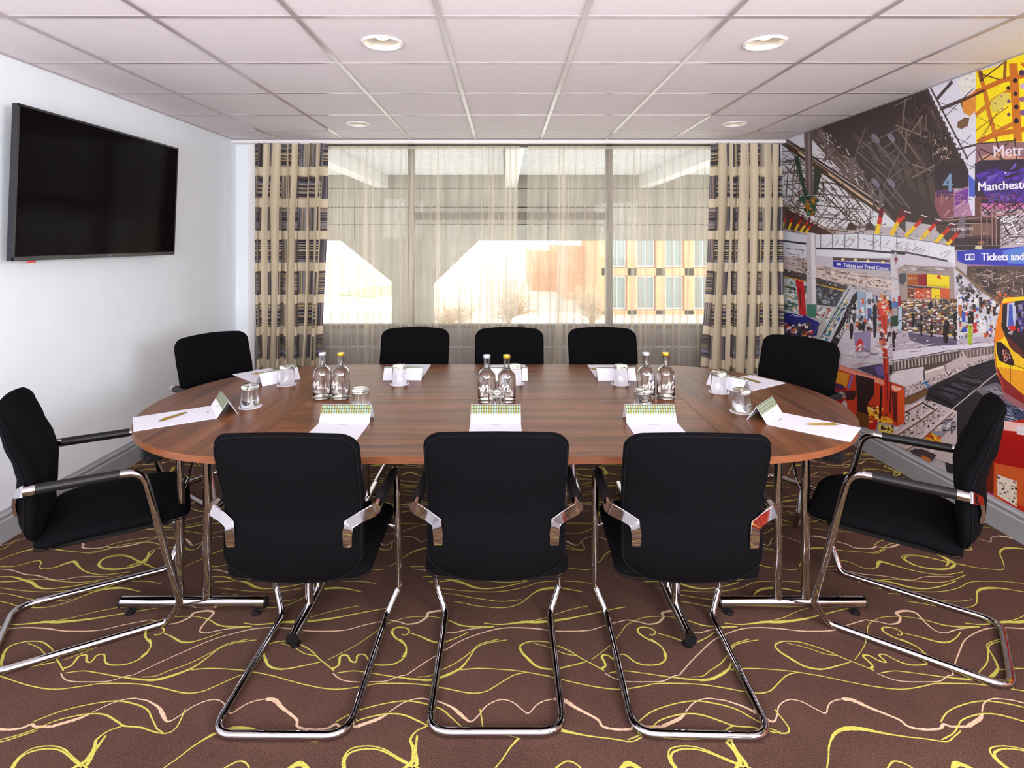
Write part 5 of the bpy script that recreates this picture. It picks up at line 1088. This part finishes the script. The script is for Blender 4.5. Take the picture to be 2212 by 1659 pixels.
def make_pad():
    t = empty('writing_pad', (0, 0, 0))
    # local: fold line on x axis at y=0, sheet towards -y, tent towards +y
    MB().box(-.105, -.297, .0, .105, 0, .002).build('sheet', M_paper, t, sm=0)
    h, b = .066, .085; th_ = .0008
    vs = [(-.105, 0, .001), (.105, 0, .001), (-.105, b / 2, h), (.105, b / 2, h), (-.105, b, .0005), (.105, b, .0005)]
    vi = [(-.105, .0014, .0005), (.105, .0014, .0005), (-.105, b / 2, h - .0022), (.105, b / 2, h - .0022), (-.105, b - .0014, .0005), (.105, b - .0014, .0005)]
    fs = [(0, 1, 3, 2), (2, 3, 5, 4), (6, 8, 9, 7), (8, 10, 11, 9), (0, 2, 8, 6), (2, 4, 10, 8), (1, 7, 9, 3), (3, 9, 11, 5), (0, 6, 7, 1), (4, 5, 11, 10)]
    tent = link('tent_card', mesh('tent_card', vs + vi, fs), M_paper, t)
    def on_face(u, v, side=0, lift=.0004):     # u across, v metres up the slope
        sl_ = math.hypot(b / 2, h); k = v / sl_
        if side == 0: return (u, b / 2 * k - lift * h / sl_, h * k + lift * .5)
        return (-u, b - b / 2 * k + lift * h / sl_, h * k + lift * .5)
    sl_ = math.hypot(b / 2, h)
    for side, v0, v1 in ((0, sl_ - .039, sl_ - .0008), (1, sl_ - .008, sl_ - .0008)):
        vv = [on_face(-.1045, v0, side), on_face(.1045, v0, side), on_face(.1045, v1, side), on_face(-.1045, v1, side)]
        me = mesh('pattern_band', vv, [(0, 1, 2, 3)]); ul = me.uv_layers.new(name='UVMap')
        for lp, q in zip(me.loops, ((0, v0), (.209, v0), (.209, v1), (0, v1))): ul.data[lp.index].uv = q
        link('pattern_band', me, M_band, tent, label='green gold and pale blue lattice band')
    vs_, fs_ = text_mesh('MERCURE', .009); MB().add([on_face(x, .0265 + y, 0, .0006) for x, y, z in vs_], fs_).build('lettering', M_ink, tent, sm=0)
    vs_, fs_ = text_mesh('MERCURE', .008); MB().add([(x, -.022 + y, .0024) for x, y, z in vs_], fs_).build('lettering', M_ink, t, sm=0)
    ln = MB(); x = -.075; rr = random.Random(5)
    while x < .075:
        w_ = rr.uniform(.003, .009); q = [on_face(x, .0135, 0, .0006), on_face(x + w_, .0135, 0, .0006), on_face(x + w_, .0147, 0, .0006), on_face(x, .0147, 0, .0006)]
        ln.add(q, [(0, 1, 2, 3)]); x += w_ + .0012
    ln.build('fine_print', M_inkgrey, tent, sm=0)
    return t
padp = make_pad()
PADS = [  # fold centre x, y, direction towards the sitter, label
 (-1.293, 2.47, -.824, -.564, 'white pad and tent card at the left table end with gold pen'),
 (1.153, 2.378, .74, -.67, 'white pad and tent card at the right table end with gold pen'),
 (-.669, 2.315, 0, -1, 'white pad with patterned tent card, left of the front three'),
 (-.039, 2.315, 0, -1, 'white pad with patterned tent card, middle of the front three'),
 (.611, 2.315, 0, -1, 'white pad with patterned tent card, right of the front three'),
 (-1.256, 3.037, -.737, .675, 'white pad and tent card before the chair at the back left corner'),
 (-.56, 3.115, 0, 1, 'white pad and tent card before the left window-side chair'),
 (.018, 3.105, 0, 1, 'white pad and tent card before the middle window-side chair, behind bottles'),
 (.608, 3.105, 0, 1, 'white pad and tent card before the right window-side chair'),
 (1.19, 2.90, .844, .536, 'white pad and tent card before the chair at the back right corner'),
]
for i, (x, y, ux, uy, lb) in enumerate(PADS):
    o = padp if i == 0 else copy_tree(padp)
    o.location = (x, y, ZT + .0002); o.rotation_euler = (0, 0, face(-ux, -uy)); tag(o, lb, 'notepad', 'writing pads with tent cards')

# pens
def make_pen():
    t = empty('pen', (0, 0, 0))
    def alongx(prof):
        mb = MB().lathe(prof, 12); mb.v = [(z, x, y) for x, y, z in mb.v]; return mb
    alongx([(.0035, -.05), (.0042, -.048), (.0042, .045), (.0036, .047)]).build('barrel', M_gold, t)
    alongx([(.0036, .047), (.0022, .062), (.0006, .068)]).build('tip', M_gold, t)
    alongx([(.0018, -.064), (.0024, -.0635), (.0024, -.05), (.0018, -.0495)]).build('clicker', pmat('dark_gold', C(120, 95, 30), .3, .8), t)
    MB().box(-.05, -.001, .0042, -.012, .001, .0056).build('clip', M_gold, t, sm=0)
    return t
pen = make_pen()
PENS = [(-1.423, 2.386, math.atan2(.131, .05), 'gold pen lying on the pad at the left table end'),
        (1.306, 2.287, pi - .02, 'gold pen lying on the pad at the right table end'),
        (-1.37, 3.165, .15, 'gold pen on the pad at the back left corner'),
        (-.055, 3.25, 2.5, 'gold pen on the middle window-side pad, behind the bottles'),
        (.555, 3.24, 2.4, 'gold pen on the right window-side pad, behind its tent card'),
        (1.333, 3.01, 1.9, 'gold pen on the pad at the back right corner')]
for i, (x, y, a, lb) in enumerate(PENS):
    o = pen if i == 0 else copy_tree(pen)
    o.location = (x, y, ZT + .0066); o.rotation_euler = (0, 0, a); tag(o, lb, 'pen', 'gold pens on the pads')

# tumblers upside down on scalloped paper coasters
def make_glass():
    t = empty('tumbler', (0, 0, 0))
    out = [(.0405, 0), (.0412, .0015), (.0385, .05), (.0372, .092), (.0355, .098), (.032, .1005), (.001, .1005)]
    inn = [(.001, .083), (.030, .0835), (.0345, .080), (.0362, .05), (.0388, .0015), (.0395, 0)]
    mb = MB().lathe([(r, z) for r, z in out[::-1]][::-1] + inn, 36, close=True); mb.build('glass_body', M_glass, t)
    return t
def make_coaster():
    n = 72; poly = [((.050 + .0016 * math.cos(18 * 2 * pi * k / n)) * math.cos(2 * pi * k / n), (.050 + .0016 * math.cos(18 * 2 * pi * k / n)) * math.sin(2 * pi * k / n)) for k in range(n)]
    return MB().prism(poly, 0, .0016).build('paper_coaster', M_paper, sm=0)
gl_, cs_ = make_glass(), make_coaster()
GL = [(-1.168, 2.55, 'left table end, beside the left end tent card'), (-1.154, 2.943, 'back left corner setting'), (-.56, 2.955, 'left window-side setting'),
      (.052, 2.965, 'middle window-side setting, behind the bottles'), (.614, 2.955, 'right window-side setting'), (1.075, 2.80, 'back right corner setting'),
      (1.052, 2.475, 'right table end, beside the right end tent card'), (-.645, 2.485, 'front left setting, behind its tent card'), (-.036, 2.445, 'front middle setting, before the middle bottles'),
      (.612, 2.475, 'front right setting, before the right bottles')]
for i, (x, y, nm) in enumerate(GL):
    c = cs_ if i == 0 else copy_tree(cs_); c.location = (x, y, ZT + .0002); tag(c, 'white scalloped paper coaster at ' + nm, 'coaster', 'paper coasters under the tumblers')
    g = gl_ if i == 0 else copy_tree(gl_); g.location = (x, y, ZT + .0022); tag(g, 'clear tumbler upside down at ' + nm, 'glass', 'upturned tumblers on coasters')

# bottles
def script_m():
    P = [(-.030, -.004), (-.024, .004), (-.018, .001), (-.017, -.008), (-.012, .002), (-.005, .014), (-.004, .002), (-.007, -.008), (.002, .006), (.010, .014), (.010, .002), (.008, -.008), (.013, -.006), (.02, -.001)]
    P = catmull(P, 6); W_ = .0013; vs = []; fs = []
    for i, (x, y) in enumerate(P):
        a = P[max(0, i - 1)]; b = P[min(len(P) - 1, i + 1)]; dx, dy = b[0] - a[0], b[1] - a[1]; l = math.hypot(dx, dy) or 1
        w_ = W_ * (.7 + .6 * abs(dy) / l); vs += [(x - dy / l * w_, y + dx / l * w_, 0), (x + dy / l * w_, y - dx / l * w_, 0)]
        if i: fs.append((2 * i - 2, 2 * i - 1, 2 * i + 1, 2 * i))
    return vs, fs
def wrap(vs, R_, z, a0=0):
    out = []
    for x, y, _ in vs:
        a = a0 + x / R_; out.append((R_ * math.sin(a), -R_ * math.cos(a), z + y))
    return out
def make_bottle(cap_mat, cap_name):
    t = empty('water_bottle', (0, 0, 0)); R_ = .0425
    outer = [(.001, 0), (.036, 0), (.041, .003), (R_, .009), (R_, .113), (.0405, .128), (.034, .143), (.023, .153), (.016, .160), (.0145, .170), (.0145, .198), (.0165, .199), (.0165, .205), (.0145, .206)]
    inner = [(.0105, .206), (.0105, .168), (.013, .158), (.020, .150), (.031, .140), (.0375, .127), (.0392, .113), (.0392, .020), (.036, .0145), (.001, .0125)]
    b = MB().lathe(outer + inner, 40, close=False).build('glass_body', M_glass, t)
    MB().lathe([(.001, .013), (.0355, .015), (.0388, .0205), (.0388, .113), (.0371, .1265), (.0306, .1396), (.0197, .1495), (.0127, .1577), (.0102, .168), (.0102, .176), (.001, .176)], 36).build('water', M_water, t)
    MB().lathe([(.001, .2061), (.0105, .2061), (.0158, .2062), (.0172, .208), (.0172, .216), (.0165, .2195), (.001, .2205)], 28).build('cap', cap_mat, t, label=cap_name)
    vs, fs = script_m(); MB().add(wrap([(x * 1.35, y * 1.45, 0) for x, y, _ in vs], R_ + .0004, .068), fs).build('script_letter', M_whiteprint, t, sm=0)
    vs, fs = text_mesh('Mercure', .0165); MB().add(wrap(vs, R_ + .0003, .066, .62), fs).build('lettering', M_purple, t, sm=0)
    ln = MB(); rr = random.Random(9)
    for k in range(4):
        x = -.022
        while x < .02:
            w_ = rr.uniform(.002, .007); ln.add(wrap([(x, 0, 0), (x + w_, 0, 0), (x + w_, .0009, 0), (x, .0009, 0)], R_ + .0003, .046 - k * .0035), [(0, 1, 2, 3)]); x += w_ + .0012
    ln.build('fine_print', M_whiteprint, t, sm=0)
    return t
b_s = make_bottle(M_silvercap, 'silver cap'); b_g = make_bottle(M_goldcap, 'gold cap')
BOT = [(-.883, 2.69, 0, -.25, 'silver capped glass water bottle in the left pair'), (-.792, 2.685, 1, -.25, 'gold capped glass water bottle in the left pair'),
       (-.086, 2.635, 0, .0, 'silver capped glass water bottle in the middle pair'), (.008, 2.635, 1, .0, 'gold capped glass water bottle in the middle pair'),
       (.681, 2.69, 0, .5, 'silver capped glass water bottle in the right pair'), (.776, 2.69, 1, .5, 'gold capped glass water bottle in the right pair')]
used = set()
for x, y, g, a, lb in BOT:
    src = (b_s, b_g)[g]; o = src if g not in used else copy_tree(src); used.add(g)
    o.location = (x, y, ZT + .0002); o.rotation_euler = (0, 0, a - .2); tag(o, lb, 'bottle', 'glass water bottles in pairs')
